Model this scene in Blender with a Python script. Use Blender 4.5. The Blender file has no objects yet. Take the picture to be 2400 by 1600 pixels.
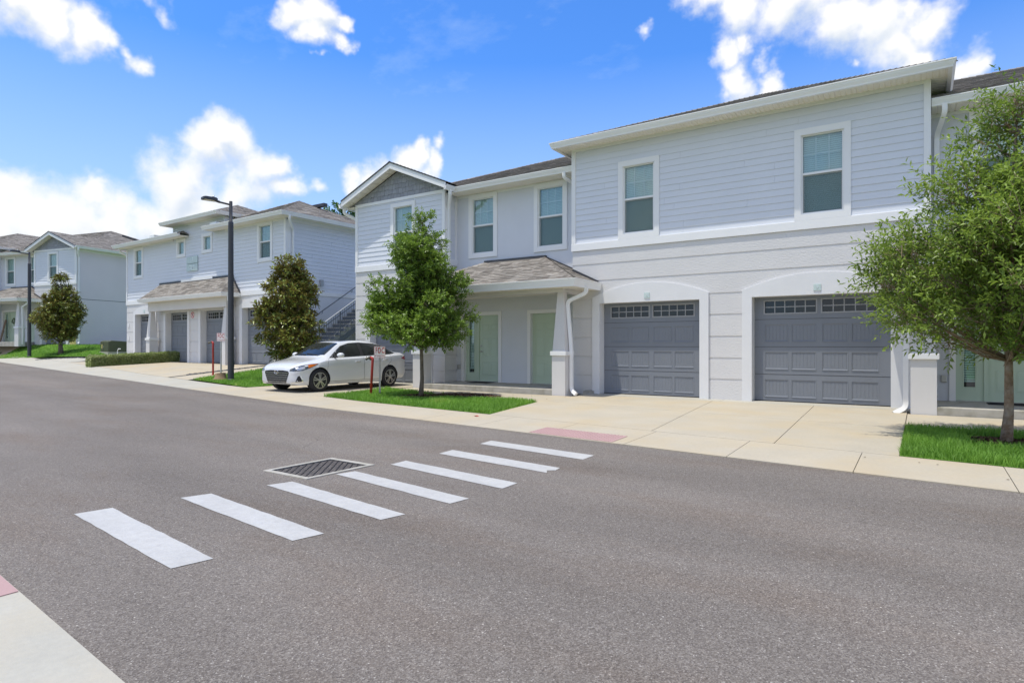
import bpy, bmesh, math, random
import numpy as np
from mathutils import Vector, Matrix
from mathutils.bvhtree import BVHTree
sc = bpy.context.scene
C = sc.collection
R = math.radians
random.seed(7)
rng = np.random.default_rng(11)

# ------------------------------------------------------------------ camera
EYE = 1.304
cam = bpy.data.objects.new('camera', bpy.data.cameras.new('camera'))
C.objects.link(cam)
cam.location = (0, 0, EYE)
cam.rotation_euler = (R(90), 0, R(33.75))
cam.data.sensor_width = 36
cam.data.lens = 36 * 1430 / 2400
cam.data.shift_y = 10 / 2400
cam.data.clip_start = 0.05
cam.data.clip_end = 3000
sc.camera = cam

# ------------------------------------------------------------------ sun
SUN = Vector((-.155, -.23, 1)).normalized()
sun = bpy.data.objects.new('sun', bpy.data.lights.new('sun', 'SUN'))
C.objects.link(sun)
sun.rotation_euler = SUN.to_track_quat('Z', 'Y').to_euler()
sun.location = SUN * 60
sun.data.energy = 2.0
sun.data.angle = R(.55)
sun.data.color = (1, .95, .83)

# ------------------------------------------------------------------ world: clear sky with cumulus clouds
world = bpy.data.worlds.new('World')
sc.world = world
world.use_nodes = True
SKY_STRENGTH = .15
CLOUD_WHITE = (3.6, 3.57, 3.52, 1)
CLOUD_GREY = (2.45, 2.7, 3.05, 1)

def pix_dir(u, v):
    a, b = (u - 1200) / 1430, (810 - v) / 1430
    s, c = math.sin(R(33.75)), math.cos(R(33.75))
    return Vector((-s + c * a, c + s * a, b)).normalized()

def build_world():
    nt = world.node_tree
    nt.nodes.clear()
    L = nt.links
    N = nt.nodes.new
    out = N('ShaderNodeOutputWorld')
    bg = N('ShaderNodeBackground')
    bg.inputs['Strength'].default_value = SKY_STRENGTH
    L.new(bg.outputs[0], out.inputs[0])
    sky = N('ShaderNodeTexSky')
    sky.sky_type = 'NISHITA'
    sky.sun_disc = False
    sky.sun_elevation = math.asin(SUN.z)
    sky.sun_rotation = math.atan2(SUN.x, SUN.y)
    sky.air_density = 1.15
    sky.dust_density = .25
    sky.ozone_density = 3.0
    hs = N('ShaderNodeHueSaturation')
    hs.inputs['Saturation'].default_value = 1.10
    hs.inputs['Value'].default_value = .86
    tint = N('ShaderNodeMix'); tint.data_type = 'RGBA'; tint.blend_type = 'MULTIPLY'; tint.inputs['Factor'].default_value = 1
    tint.inputs['B'].default_value = (.50, .64, .90, 1)
    L.new(sky.outputs[0], tint.inputs['A']); L.new(tint.outputs['Result'], hs.inputs['Color'])
    geo = N('ShaderNodeTexCoord')
    # direction warped by noise gives the billowing outline
    def noise(scale, detail, rough):
        n = N('ShaderNodeTexNoise')
        n.inputs['Scale'].default_value = scale
        n.inputs['Detail'].default_value = detail
        n.inputs['Roughness'].default_value = rough
        L.new(geo.outputs['Generated'], n.inputs['Vector'])
        return n
    def vmath(op, a, b=None, val=None):
        n = N('ShaderNodeVectorMath'); n.operation = op
        L.new(a, n.inputs[0])
        if b is not None: L.new(b, n.inputs[1])
        if val is not None: n.inputs[1].default_value = val
        return n
    def m(op, a, b, c=None, clamp=False):
        n = N('ShaderNodeMath'); n.operation = op; n.use_clamp = clamp
        for i, q in enumerate((a, b, c)):
            if q is None: continue
            if isinstance(q, (int, float)): n.inputs[i].default_value = q
            else: L.new(q, n.inputs[i])
        return n.outputs[0]
    n1 = noise(9, 5, .55)
    w = vmath('SUBTRACT', n1.outputs['Color'], val=(.5, .5, .5))
    sc1 = N('ShaderNodeVectorMath'); sc1.operation = 'SCALE'
    L.new(w.outputs[0], sc1.inputs[0]); sc1.inputs['Scale'].default_value = .12
    wd = vmath('ADD', geo.outputs['Generated'], sc1.outputs[0])
    puffs = [  # pixel centre and radius of the heaps seen in the photograph
        (40, 505, 95), (150, 520, 105), (25, 445, 62), (260, 530, 85), (330, 500, 55), (420, 440, 92), (480, 370, 75), (530, 335, 62),
        (590, 390, 70), (640, 380, 52), (670, 440, 48), (560, 450, 90), (470, 480, 95), (215, 470, 42), (370, 520, 80), (100, 540, 90),
        (0, 520, 100), (250, 560, 80), (730, 440, 22),
        (40, 5, 60), (110, 30, 62), (180, 70, 60), (230, 95, 40), (300, 115, 22), (385, 40, 28), (365, 15, 22),
        (700, 30, 55), (760, 20, 62), (745, 75, 48), (800, 105, 32), (815, 50, 30), (760, 150, 14),
        (1650, 10, 60), (1740, 30, 85), (1850, 30, 95), (1960, 60, 90), (2050, 60, 85), (2080, 110, 70), (2160, 40, 60), (2130, 130, 60),
        (2270, 150, 48), (2300, 130, 30), (1530, 85, 20), (1790, 160, 22),
        (1700, 130, 45), (1720, 190, 52), (1745, 110, 40), (1800, 205, 35), (1690, 225, 25), (1840, 60, 50), (1997, 170, 12),
        (880, 410, 55), (950, 380, 50), (985, 355, 38), (1020, 390, 40), (1045, 350, 22), (830, 425, 40), (930, 430, 70), (1010, 420, 50),
    ]
    P = [(pix_dir(u, v), r / 1430 * .92) for u, v, r in puffs]
    upw = vmath('ADD', wd.outputs[0], val=(-.004, -.006, .026))
    acc = None; acc2 = None
    for d, r in P:
        for which, src in ((0, wd), (1, upw)):
            q = vmath('DISTANCE', src.outputs[0], val=tuple(d))
            wt = .55 if r < 27 / 1430 else 1.0
            v = m('MULTIPLY_ADD', q.outputs['Value'], -wt / r, wt)
            if which == 0: acc = v if acc is None else m('SMOOTH_MAX', acc, v, .25)
            else: acc2 = v if acc2 is None else m('SMOOTH_MAX', acc2, v, .25)
    n2 = noise(21, 8, .60)
    n3 = noise(11, 4, .55)
    sh = N('ShaderNodeTexNoise'); sh.inputs['Scale'].default_value = 11; sh.inputs['Detail'].default_value = 4; sh.inputs['Roughness'].default_value = .55
    upg = vmath('ADD', geo.outputs['Generated'], val=(-.004, -.006, .022)); L.new(upg.outputs[0], sh.inputs['Vector'])
    d1 = m('MULTIPLY_ADD', m('SUBTRACT', n2.outputs['Fac'], .5), 1.10, m('MULTIPLY', acc, 1.08))
    # added cloud cover, masked off the view, thickened to brighten the shaded walls
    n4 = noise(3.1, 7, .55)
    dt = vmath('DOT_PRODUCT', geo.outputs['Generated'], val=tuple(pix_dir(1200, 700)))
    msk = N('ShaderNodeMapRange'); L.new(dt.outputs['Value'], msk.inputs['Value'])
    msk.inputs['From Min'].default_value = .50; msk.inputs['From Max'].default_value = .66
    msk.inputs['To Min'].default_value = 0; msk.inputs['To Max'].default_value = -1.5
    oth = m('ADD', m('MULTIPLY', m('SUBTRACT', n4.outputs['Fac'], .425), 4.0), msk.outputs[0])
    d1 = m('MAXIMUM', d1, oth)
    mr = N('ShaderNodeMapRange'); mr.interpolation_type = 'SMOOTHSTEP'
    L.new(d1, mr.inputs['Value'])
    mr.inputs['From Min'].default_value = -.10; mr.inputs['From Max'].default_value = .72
    # thin veils between the heaps
    vn = N('ShaderNodeTexNoise'); vn.inputs['Scale'].default_value = 4.2; vn.inputs['Detail'].default_value = 7
    vn.inputs['Roughness'].default_value = .62
    mp = N('ShaderNodeMapping'); mp.inputs['Scale'].default_value = (.9, 2.4, 3.4); mp.inputs['Rotation'].default_value = (.25, .1, .5)
    L.new(geo.outputs['Generated'], mp.inputs['Vector']); L.new(mp.outputs[0], vn.inputs['Vector'])
    veil = N('ShaderNodeMapRange'); L.new(vn.outputs['Fac'], veil.inputs['Value'])
    veil.inputs['From Min'].default_value = .52; veil.inputs['From Max'].default_value = .85
    veil.inputs['To Max'].default_value = .36
    # horizon whitening
    sep = N('ShaderNodeSeparateXYZ'); L.new(geo.outputs['Generated'], sep.inputs[0])
    hz = N('ShaderNodeMapRange'); L.new(sep.outputs['Z'], hz.inputs['Value'])
    hz.inputs['From Min'].default_value = .0; hz.inputs['From Max'].default_value = .42
    hz.inputs['To Min'].default_value = .72; hz.inputs['To Max'].default_value = .0
    soft = m('MAXIMUM', veil.outputs[0], hz.outputs[0])
    lit = m('ADD', m('MULTIPLY', m('SUBTRACT', acc, acc2), 1.0), m('MULTIPLY', m('SUBTRACT', n3.outputs['Fac'], sh.outputs['Fac']), 1.7))
    shade = N('ShaderNodeMapRange'); shade.interpolation_type = 'SMOOTHSTEP'; L.new(lit, shade.inputs['Value'])
    shade.inputs['From Min'].default_value = -.55; shade.inputs['From Max'].default_value = .30
    ccol = N('ShaderNodeMix'); ccol.data_type = 'RGBA'
    L.new(shade.outputs[0], ccol.inputs['Factor'])
    ccol.inputs['A'].default_value = CLOUD_GREY; ccol.inputs['B'].default_value = CLOUD_WHITE
    m1 = N('ShaderNodeMix'); m1.data_type = 'RGBA'
    L.new(soft, m1.inputs['Factor']); L.new(hs.outputs[0], m1.inputs['A']); m1.inputs['B'].default_value = (2.1, 2.65, 3.4, 1)
    m2 = N('ShaderNodeMix'); m2.data_type = 'RGBA'
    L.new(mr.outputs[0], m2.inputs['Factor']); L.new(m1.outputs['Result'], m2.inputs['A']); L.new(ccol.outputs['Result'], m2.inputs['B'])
    m3 = N('ShaderNodeMix'); m3.data_type = 'RGBA'
    L.new(m('MULTIPLY', hz.outputs[0], .42), m3.inputs['Factor']); L.new(m2.outputs['Result'], m3.inputs['A']); m3.inputs['B'].default_value = (2.35, 2.75, 3.3, 1)
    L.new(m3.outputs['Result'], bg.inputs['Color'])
    world.cycles.sampling_method = 'MANUAL'
    world.cycles.sample_map_resolution = 512
build_world()

vs = sc.view_settings
vs.view_transform = 'Standard'
vs.look = 'None'
vs.exposure = 1.0
vs.gamma = 1
vs.use_curve_mapping = False
sc.cycles.use_denoising = True
sc.cycles.max_bounces = 8
sc.cycles.transparent_max_bounces = 24
sc.cycles.sample_clamp_indirect = 6

# ------------------------------------------------------------------ materials
def mat(name, col, rough=.6, var=.06, vscale=3.0, bump=0.0, bscale=60.0, metal=0.0, spec=.5, rnd=0.0, fine=0.0, streak=None, coat=0.0):
    """Principled with a little colour variation (noise), fine relief (bump) and an optional per-piece tint from the attribute 'rnd'."""
    M = bpy.data.materials.new(name); M.use_nodes = True
    nt = M.node_tree; L = nt.links; N = nt.nodes.new
    b = nt.nodes['Principled BSDF']
    b.inputs['Roughness'].default_value = rough
    b.inputs['Metallic'].default_value = metal
    b.inputs['Specular IOR Level'].default_value = spec
    if coat:
        b.inputs['Coat Weight'].default_value = coat; b.inputs['Coat Roughness'].default_value = .04
    tc = N('ShaderNodeTexCoord')
    c = N('ShaderNodeRGB'); c.outputs[0].default_value = (*col, 1)
    cur = c.outputs[0]
    def scaled(fac_out, lo, hi, cur):
        mr = N('ShaderNodeMapRange'); L.new(fac_out, mr.inputs['Value'])
        mr.inputs['From Min'].default_value = .25; mr.inputs['From Max'].default_value = .75
        mr.inputs['To Min'].default_value = lo; mr.inputs['To Max'].default_value = hi
        v = N('ShaderNodeVectorMath'); v.operation = 'SCALE'
        L.new(cur, v.inputs[0]); L.new(mr.outputs[0], v.inputs['Scale'])
        return v.outputs[0]
    if var:
        n = N('ShaderNodeTexNoise'); n.inputs['Scale'].default_value = vscale; n.inputs['Detail'].default_value = 6
        L.new(tc.outputs['Object'], n.inputs['Vector'])
        cur = scaled(n.outputs['Fac'], 1 - var, 1 + var, cur)
    if fine:
        n = N('ShaderNodeTexNoise'); n.inputs['Scale'].default_value = vscale * 22; n.inputs['Detail'].default_value = 3
        L.new(tc.outputs['Object'], n.inputs['Vector'])
        cur = scaled(n.outputs['Fac'], 1 - fine, 1 + fine, cur)
    if rnd:
        a = N('ShaderNodeAttribute'); a.attribute_name = 'rnd'
        mr = N('ShaderNodeMapRange'); L.new(a.outputs['Fac'], mr.inputs['Value'])
        mr.inputs['To Min'].default_value = 1 - rnd; mr.inputs['To Max'].default_value = 1 + rnd
        v = N('ShaderNodeVectorMath'); v.operation = 'SCALE'
        L.new(cur, v.inputs[0]); L.new(mr.outputs[0], v.inputs['Scale']); cur = v.outputs[0]
    if streak:
        n = N('ShaderNodeTexNoise'); n.inputs['Scale'].default_value = streak[1]; n.inputs['Detail'].default_value = 5
        L.new(tc.outputs['Object'], n.inputs['Vector'])
        mr = N('ShaderNodeMapRange'); L.new(n.outputs['Fac'], mr.inputs['Value'])
        mr.inputs['From Min'].default_value = .42; mr.inputs['From Max'].default_value = .72
        mr.inputs['To Max'].default_value = streak[2]
        mx = N('ShaderNodeMix'); mx.data_type = 'RGBA'
        L.new(mr.outputs[0], mx.inputs['Factor']); L.new(cur, mx.inputs['A']); mx.inputs['B'].default_value = (*streak[0], 1)
        cur = mx.outputs['Result']
    L.new(cur, b.inputs['Base Color'])
    if bump:
        n = N('ShaderNodeTexNoise'); n.inputs['Scale'].default_value = bscale; n.inputs['Detail'].default_value = 4
        L.new(tc.outputs['Object'], n.inputs['Vector'])
        bp = N('ShaderNodeBump'); bp.inputs['Strength'].default_value = bump; bp.inputs['Distance'].default_value = .02
        L.new(n.outputs['Fac'], bp.inputs['Height']); L.new(bp.outputs[0], b.inputs['Normal'])
    return M

def mat_asphalt():
    M = bpy.data.materials.new('asphalt'); M.use_nodes = True
    nt = M.node_tree; L = nt.links; N = nt.nodes.new
    b = nt.nodes['Principled BSDF']; b.inputs['Roughness'].default_value = .85; b.inputs['Specular IOR Level'].default_value = .3
    tc = N('ShaderNodeTexCoord')
    vo = N('ShaderNodeTexVoronoi'); vo.inputs['Scale'].default_value = 150; L.new(tc.outputs['Object'], vo.inputs['Vector'])
    cr = N('ShaderNodeValToRGB'); L.new(vo.outputs['Color'], cr.inputs[0])
    e = cr.color_ramp.elements
    e[0].position = 0; e[0].color = (.085, .072, .064, 1); e[1].position = 1; e[1].color = (.62, .58, .52, 1)
    for p, c in ((.40, (.150, .130, .114)), (.70, (.205, .183, .160)), (.90, (.285, .258, .232)), (.96, (.44, .41, .37))):
        x = e.new(p); x.color = (*c, 1)
    mp = N('ShaderNodeMapping'); mp.inputs['Rotation'].default_value = (0, 0, R(7.2)); mp.inputs['Scale'].default_value = (.30, 1, 1)
    L.new(tc.outputs['Object'], mp.inputs[0])
    def fac(scale, det, rough, lo, hi, a=.3, c=.7, vec=None):
        n = N('ShaderNodeTexNoise'); n.inputs['Scale'].default_value = scale; n.inputs['Detail'].default_value = det; n.inputs['Roughness'].default_value = rough
        L.new(vec or tc.outputs['Object'], n.inputs['Vector'])
        mr = N('ShaderNodeMapRange'); L.new(n.outputs['Fac'], mr.inputs['Value'])
        mr.inputs['From Min'].default_value = a; mr.inputs['From Max'].default_value = c; mr.inputs['To Min'].default_value = lo; mr.inputs['To Max'].default_value = hi
        return mr.outputs[0]
    def mul(a, c):
        q = N('ShaderNodeMath'); q.operation = 'MULTIPLY'; L.new(a, q.inputs[0]); L.new(c, q.inputs[1]); return q.outputs[0]
    # broad weathering drawn out along the street, worn wheel tracks, fine mottling
    f = mul(fac(.5, 7, .6, .80, 1.16, vec=mp.outputs[0]), fac(38, 3, .5, .93, 1.07))
    sp = N('ShaderNodeSeparateXYZ'); mp2 = N('ShaderNodeMapping'); mp2.inputs['Rotation'].default_value = (0, 0, R(7.2))
    L.new(tc.outputs['Object'], mp2.inputs[0]); L.new(mp2.outputs[0], sp.inputs[0])
    wv = N('ShaderNodeMath'); wv.operation = 'SINE'; ml = N('ShaderNodeMath'); ml.operation = 'MULTIPLY_ADD'; ml.inputs[1].default_value = 3.9; ml.inputs[2].default_value = .6
    L.new(sp.outputs['Y'], ml.inputs[0]); L.new(ml.outputs[0], wv.inputs[0])
    mw = N('ShaderNodeMapRange'); L.new(wv.outputs[0], mw.inputs['Value']); mw.inputs['From Min'].default_value = -1; mw.inputs['To Min'].default_value = .955; mw.inputs['To Max'].default_value = 1.035
    f = mul(f, mw.outputs[0])
    # hairline cracks, only here and there
    vc = N('ShaderNodeTexVoronoi'); vc.feature = 'DISTANCE_TO_EDGE'; vc.inputs['Scale'].default_value = .42
    wp = N('ShaderNodeTexNoise'); wp.inputs['Scale'].default_value = 1.7; wp.inputs['Detail'].default_value = 6
    L.new(tc.outputs['Object'], wp.inputs['Vector'])
    ad = N('ShaderNodeMix'); ad.data_type = 'VECTOR'; ad.inputs['Factor'].default_value = .28
    L.new(tc.outputs['Object'], ad.inputs['A']); L.new(wp.outputs['Color'], ad.inputs['B']); L.new(ad.outputs['Result'], vc.inputs['Vector'])
    ck = N('ShaderNodeMapRange'); L.new(vc.outputs['Distance'], ck.inputs['Value']); ck.inputs['From Max'].default_value = .0045; ck.inputs['To Min'].default_value = .74; ck.inputs['To Max'].default_value = 1
    gate = fac(.33, 3, .5, 0, 1, .54, .62)
    cm = N('ShaderNodeMix'); cm.data_type = 'FLOAT'; cm.inputs['A'].default_value = 1; L.new(gate, cm.inputs['Factor']); L.new(ck.outputs[0], cm.inputs['B'])
    f = mul(f, cm.outputs['Result'])
    v = N('ShaderNodeVectorMath'); v.operation = 'SCALE'; L.new(cr.outputs[0], v.inputs[0]); L.new(f, v.inputs['Scale'])
    mx = N('ShaderNodeMix'); mx.data_type = 'RGBA'; mx.blend_type = 'MULTIPLY'
    L.new(fac(1.1, 8, .65, 0, .6, .48, .70, mp.outputs[0]), mx.inputs['Factor']); L.new(v.outputs[0], mx.inputs['A']); mx.inputs['B'].default_value = (.88, .77, .68, 1)
    # dark oil drips
    ov = N('ShaderNodeTexVoronoi'); ov.inputs['Scale'].default_value = .8; L.new(ad.outputs['Result'], ov.inputs['Vector'])
    om = N('ShaderNodeMapRange'); L.new(ov.outputs['Distance'], om.inputs['Value']); om.inputs['From Min'].default_value = .02; om.inputs['From Max'].default_value = .10; om.inputs['To Min'].default_value = .35; om.inputs['To Max'].default_value = 0
    og = mul(om.outputs[0], fac(.6, 2, .5, 0, 1, .5, .62))
    m2 = N('ShaderNodeMix'); m2.data_type = 'RGBA'; L.new(og, m2.inputs['Factor']); L.new(mx.outputs['Result'], m2.inputs['A']); m2.inputs['B'].default_value = (.05, .045, .042, 1)
    L.new(m2.outputs['Result'], b.inputs['Base Color'])
    bp = N('ShaderNodeBump'); bp.inputs['Strength'].default_value = .6; bp.inputs['Distance'].default_value = .004
    L.new(vo.outputs['Distance'], bp.inputs['Height']); L.new(bp.outputs[0], b.inputs['Normal'])
    return M

def mat_glass(name, tint, refl=.16):
    M = bpy.data.materials.new(name); M.use_nodes = True
    nt = M.node_tree; L = nt.links; N = nt.nodes.new
    nt.nodes.remove(nt.nodes['Principled BSDF'])
    out = nt.nodes['Material Output']
    t = N('ShaderNodeBsdfTransparent'); t.inputs[0].default_value = (*tint, 1)
    g = N('ShaderNodeBsdfGlossy'); g.inputs['Roughness'].default_value = .015; g.inputs[0].default_value = (.92, .97, 1, 1)
    lw = N('ShaderNodeLayerWeight'); lw.inputs['Blend'].default_value = .22
    mr = N('ShaderNodeMapRange'); L.new(lw.outputs['Fresnel'], mr.inputs['Value'])
    mr.inputs['To Min'].default_value = refl; mr.inputs['To Max'].default_value = .75
    n = N('ShaderNodeTexNoise'); n.inputs['Scale'].default_value = 2.2
    bp = N('ShaderNodeBump'); bp.inputs['Strength'].default_value = .035; bp.inputs['Distance'].default_value = .05
    tc = N('ShaderNodeTexCoord'); L.new(tc.outputs['Object'], n.inputs['Vector'])
    L.new(n.outputs['Fac'], bp.inputs['Height']); L.new(bp.outputs[0], g.inputs['Normal'])
    mx = N('ShaderNodeMixShader'); L.new(mr.outputs[0], mx.inputs[0]); L.new(t.outputs[0], mx.inputs[1]); L.new(g.outputs[0], mx.inputs[2])
    L.new(mx.outputs[0], out.inputs[0])
    return M

def mat_screen():
    M = bpy.data.materials.new('insect_screen'); M.use_nodes = True
    nt = M.node_tree; L = nt.links; N = nt.nodes.new
    b = nt.nodes['Principled BSDF']; b.inputs['Base Color'].default_value = (.09, .14, .14, 1); b.inputs['Roughness'].default_value = .7
    t = N('ShaderNodeBsdfTransparent')
    mx = N('ShaderNodeMixShader'); mx.inputs[0].default_value = .45
    L.new(t.outputs[0], mx.inputs[1]); L.new(b.outputs[0], mx.inputs[2]); L.new(mx.outputs[0], nt.nodes['Material Output'].inputs[0])
    return M

def mat_leaf(name, dark, light, tip=None, tipf=0.0, under=None, rough=.38, transl=.35):
    M = bpy.data.materials.new(name); M.use_nodes = True
    nt = M.node_tree; L = nt.links; N = nt.nodes.new
    b = nt.nodes['Principled BSDF']; b.inputs['Roughness'].default_value = rough; b.inputs['Specular IOR Level'].default_value = .45
    a = N('ShaderNodeAttribute'); a.attribute_name = 'rnd'
    cr = N('ShaderNodeValToRGB'); L.new(a.outputs['Fac'], cr.inputs[0])
    e = cr.color_ramp.elements
    e[0].position = 0; e[0].color = (*dark, 1); e[1].position = .8; e[1].color = (*light, 1)
    if tip:
        x = e.new(1 - tipf); x.color = (*light, 1)
        x = e.new(1 - tipf * .6); x.color = (*tip, 1)
    cur = cr.outputs[0]
    if under:
        g = N('ShaderNodeNewGeometry'); mx = N('ShaderNodeMix'); mx.data_type = 'RGBA'
        L.new(g.outputs['Backfacing'], mx.inputs['Factor']); L.new(cur, mx.inputs['A']); mx.inputs['B'].default_value = (*under, 1)
        cur = mx.outputs['Result']
    L.new(cur, b.inputs['Base Color'])
    t = N('ShaderNodeBsdfTranslucent'); L.new(cur, t.inputs[0])
    ms = N('ShaderNodeMixShader'); ms.inputs[0].default_value = transl
    L.new(b.outputs[0], ms.inputs[1]); L.new(t.outputs[0], ms.inputs[2]); L.new(ms.outputs[0], nt.nodes['Material Output'].inputs[0])
    return M

M = {}
M['asphalt'] = mat_asphalt()
M['concrete'] = mat('concrete', (.43, .385, .305), .85, .06, 1.3, .12, 90, fine=.05, streak=((.46, .37, .235), .9, .6), spec=.3)
M['concrete_grey'] = mat('concrete_grey', (.41, .395, .345), .85, .06, 1.2, .12, 90, fine=.05, streak=((.43, .385, .30), 2.5, .6), spec=.3)
M['joint'] = mat('joint', (.16, .145, .12), .9, .1, 6)
M['slab_stained'] = mat('slab_stained', (.42, .40, .36), .85, .12, 2.5, .15, 70, streak=((.24, .23, .18), 5, .8), spec=.3)
M['grass_soil'] = mat('grass_soil', (.10, .20, .03), .95, .3, 2.0, .6, 60, fine=.4, spec=.1)
M['soil'] = mat('soil', (.10, .072, .05), .95, .3, 9, .6, 50, spec=.1)
M['ground'] = mat('ground', (.09, .14, .045), .95, .25, .6, .3, 20, spec=.1)
M['road_paint'] = mat('road_paint', (.46, .455, .44), .6, .07, 3, .25, 160, fine=.08, streak=((.33, .315, .30), 14, .32))
M['siding'] = mat('siding', (.675, .70, .755), .62, .025, 1.2, .06, 45, spec=.35)
M['stucco_grey'] = mat('stucco_grey', (.65, .67, .715), .8, .03, 1.5, .25, 120, spec=.25)
M['stucco_side'] = mat('stucco_side', (.70, .64, .66), .8, .03, .8, .25, 120, spec=.25)
M['stucco_white'] = mat('stucco_white', (.66, .65, .645), .8, .03, 1.5, .45, 26, spec=.25)
M['smooth_wall'] = mat('smooth_wall', (.65, .635, .625), .8, .03, 1.5, .1, 60, spec=.25)
M['trim'] = mat('trim', (.80, .80, .80), .5, .02, 2, .02, 40, spec=.4)
M['trim_soft'] = mat('trim_soft', (.73, .73, .735), .7, .03, 2, .12, 60, spec=.3)
M['gutter'] = mat('gutter', (.83, .83, .825), .38, .03, 2, spec=.5)
M['soffit'] = mat('soffit', (.84, .805, .72), .6, .04, 3)
M['shake'] = mat('shake', (.30, .31, .345), .8, .06, 8, .3, 90, rnd=.10)
M['shingle'] = mat('shingle', (.268, .25, .228), .92, .16, 7, .6, 240, rnd=.30, fine=.28, streak=((.16, .12, .10), 9, .5), spec=.15)
M['flashing'] = mat('flashing', (.06, .062, .07), .5, .1, 3, metal=.5)
M['garage'] = mat('garage', (.192, .208, .238), .42, .03, 2, .03, 60, spec=.45)
M['garage_light'] = mat('garage_light', (.33, .335, .35), .42, .03, 2, spec=.45)
M['door_green'] = mat('door_green', (.50, .60, .47), .45, .03, 2, spec=.45)
M['glass'] = mat_glass('glass', (.74, .86, .83), .12)
M['glass_dark'] = mat_glass('glass_dark', (.18, .20, .21), .04)
M['screen'] = mat_screen()
M['blind'] = mat('blind', (.74, .83, .79), .6, .03, 3)
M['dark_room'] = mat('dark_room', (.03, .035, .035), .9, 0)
M['chrome'] = mat('chrome', (.75, .75, .74), .18, 0, metal=1)
M['grate_metal'] = mat('grate_metal', (.042, .044, .052), .6, .2, 12, spec=.3)
M['steel'] = mat('steel', (.48, .48, .47), .42, .12, 10, metal=.9)
M['brass'] = mat('brass', (.45, .40, .28), .4, .1, 10, metal=.9)
M['rail_grey'] = mat('rail_grey', (.10, .115, .14), .45, .05, 5)
M['rail_glint'] = mat('rail_glint', (.42, .44, .46), .35, .05, 5)  # pale tone paints the light reflected along the top of the handrail
M['pole_dark'] = mat('pole_dark', (.042, .044, .052), .5, .1, 3, .05, 60)
M['lamp_lens'] = mat('lamp_lens', (.66, .60, .46), .3, .03, 20)
M['red_pipe'] = mat('red_pipe', (.42, .035, .03), .42, .1, 8, streak=((.22, .03, .03), 6, .4))
M['cast_bronze'] = mat('cast_bronze', (.12, .115, .10), .4, .2, 20, metal=.7)
M['sign_white'] = mat('sign_white', (.78, .74, .73), .45, .03, 6)
M['sign_red'] = mat('sign_red', (.52, .03, .035), .5, .03, 6)
M['plaque_green'] = mat('plaque_green', (.52, .62, .60), .5, .04, 6)
M['plaque_letter'] = mat('plaque_letter', (.70, .78, .77), .4, .02, 6)
M['tactile'] = mat('tactile', (.41, .265, .255), .75, .06, 3, fine=.05)
M['bark'] = mat('bark', (.24, .165, .11), .9, .3, 9, .9, 38, fine=.25, streak=((.42, .37, .31), 12, .7), spec=.15)
M['bark_dark'] = mat('bark_dark', (.17, .14, .11), .9, .3, 9, .9, 38, fine=.2, spec=.15)
M['leaf_oak'] = mat_leaf('leaf_oak', (.052, .11, .018), (.255, .385, .055), (.58, .54, .12), .10, transl=.38)
M['leaf_live'] = mat_leaf('leaf_live', (.065, .125, .022), (.31, .43, .07), (.66, .56, .09), .11, transl=.42)
M['leaf_magnolia'] = mat_leaf('leaf_magnolia', (.050, .095, .022), (.31, .36, .06), (.70, .44, .08), .24, under=(.22, .18, .055), rough=.3, transl=.15)
M['leaf_hedge'] = mat_leaf('leaf_hedge', (.19, .26, .075), (.46, .54, .22), (.56, .58, .32), .25)
M['leaf_far'] = mat_leaf('leaf_far', (.03, .07, .016), (.09, .19, .04))
M['grass'] = mat_leaf('grass', (.095, .215, .028), (.235, .445, .055), (.50, .52, .14), .14, rough=.6, transl=.4)
M['mulch'] = mat('mulch', (.10, .055, .035), .95, .3, 12, .8, 40, rnd=.5, spec=.1)
M['pebble'] = mat('pebble', (.13, .13, .13), .8, .2, 10, rnd=.5)
M['stump_side'] = mat('stump_side', (.33, .22, .13), .9, .2, 8, .6, 40)
M['stump_top'] = mat('stump_top', (.50, .32, .19), .8, .1, 12, .2, 60)
M['transformer'] = mat('transformer', (.075, .085, .045), .45, .06, 4)
M['label_yellow'] = mat('label_yellow', (.55, .48, .16), .5, .05, 9)
M['mat_black'] = mat('mat_black', (.02, .02, .022), .9, .1, 20, .3, 90)
M['car_white'] = mat('car_white', (.66, .67, .69), .25, 0, coat=1.0)
M['car_glass'] = mat_glass('car_glass', (.16, .20, .19), .09)
M['tyre'] = mat('tyre', (.022, .022, .024), .85, .1, 20, .2, 60)
M['alloy'] = mat('alloy', (.62, .60, .56), .28, .02, 5, metal=.9)
M['black_plastic'] = mat('black_plastic', (.018, .018, .02), .7, .05, 20)
M['headlight'] = mat('headlight', (.05, .06, .075), .08, .3, 14, coat=1.0)
M['amber'] = mat('amber', (.62, .15, .02), .15, 0, coat=.8)
M['tail_red'] = mat('tail_red', (.30, .012, .018), .15, 0, coat=.8)
M['cabin'] = mat('cabin', (.12, .11, .10), .8, .2, 5)
M['wood_board'] = mat('wood_board', (.22, .15, .10), .7, .2, 8)
M['iron'] = mat('iron', (.022, .023, .028), .75, .15, 12, spec=.2)

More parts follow.
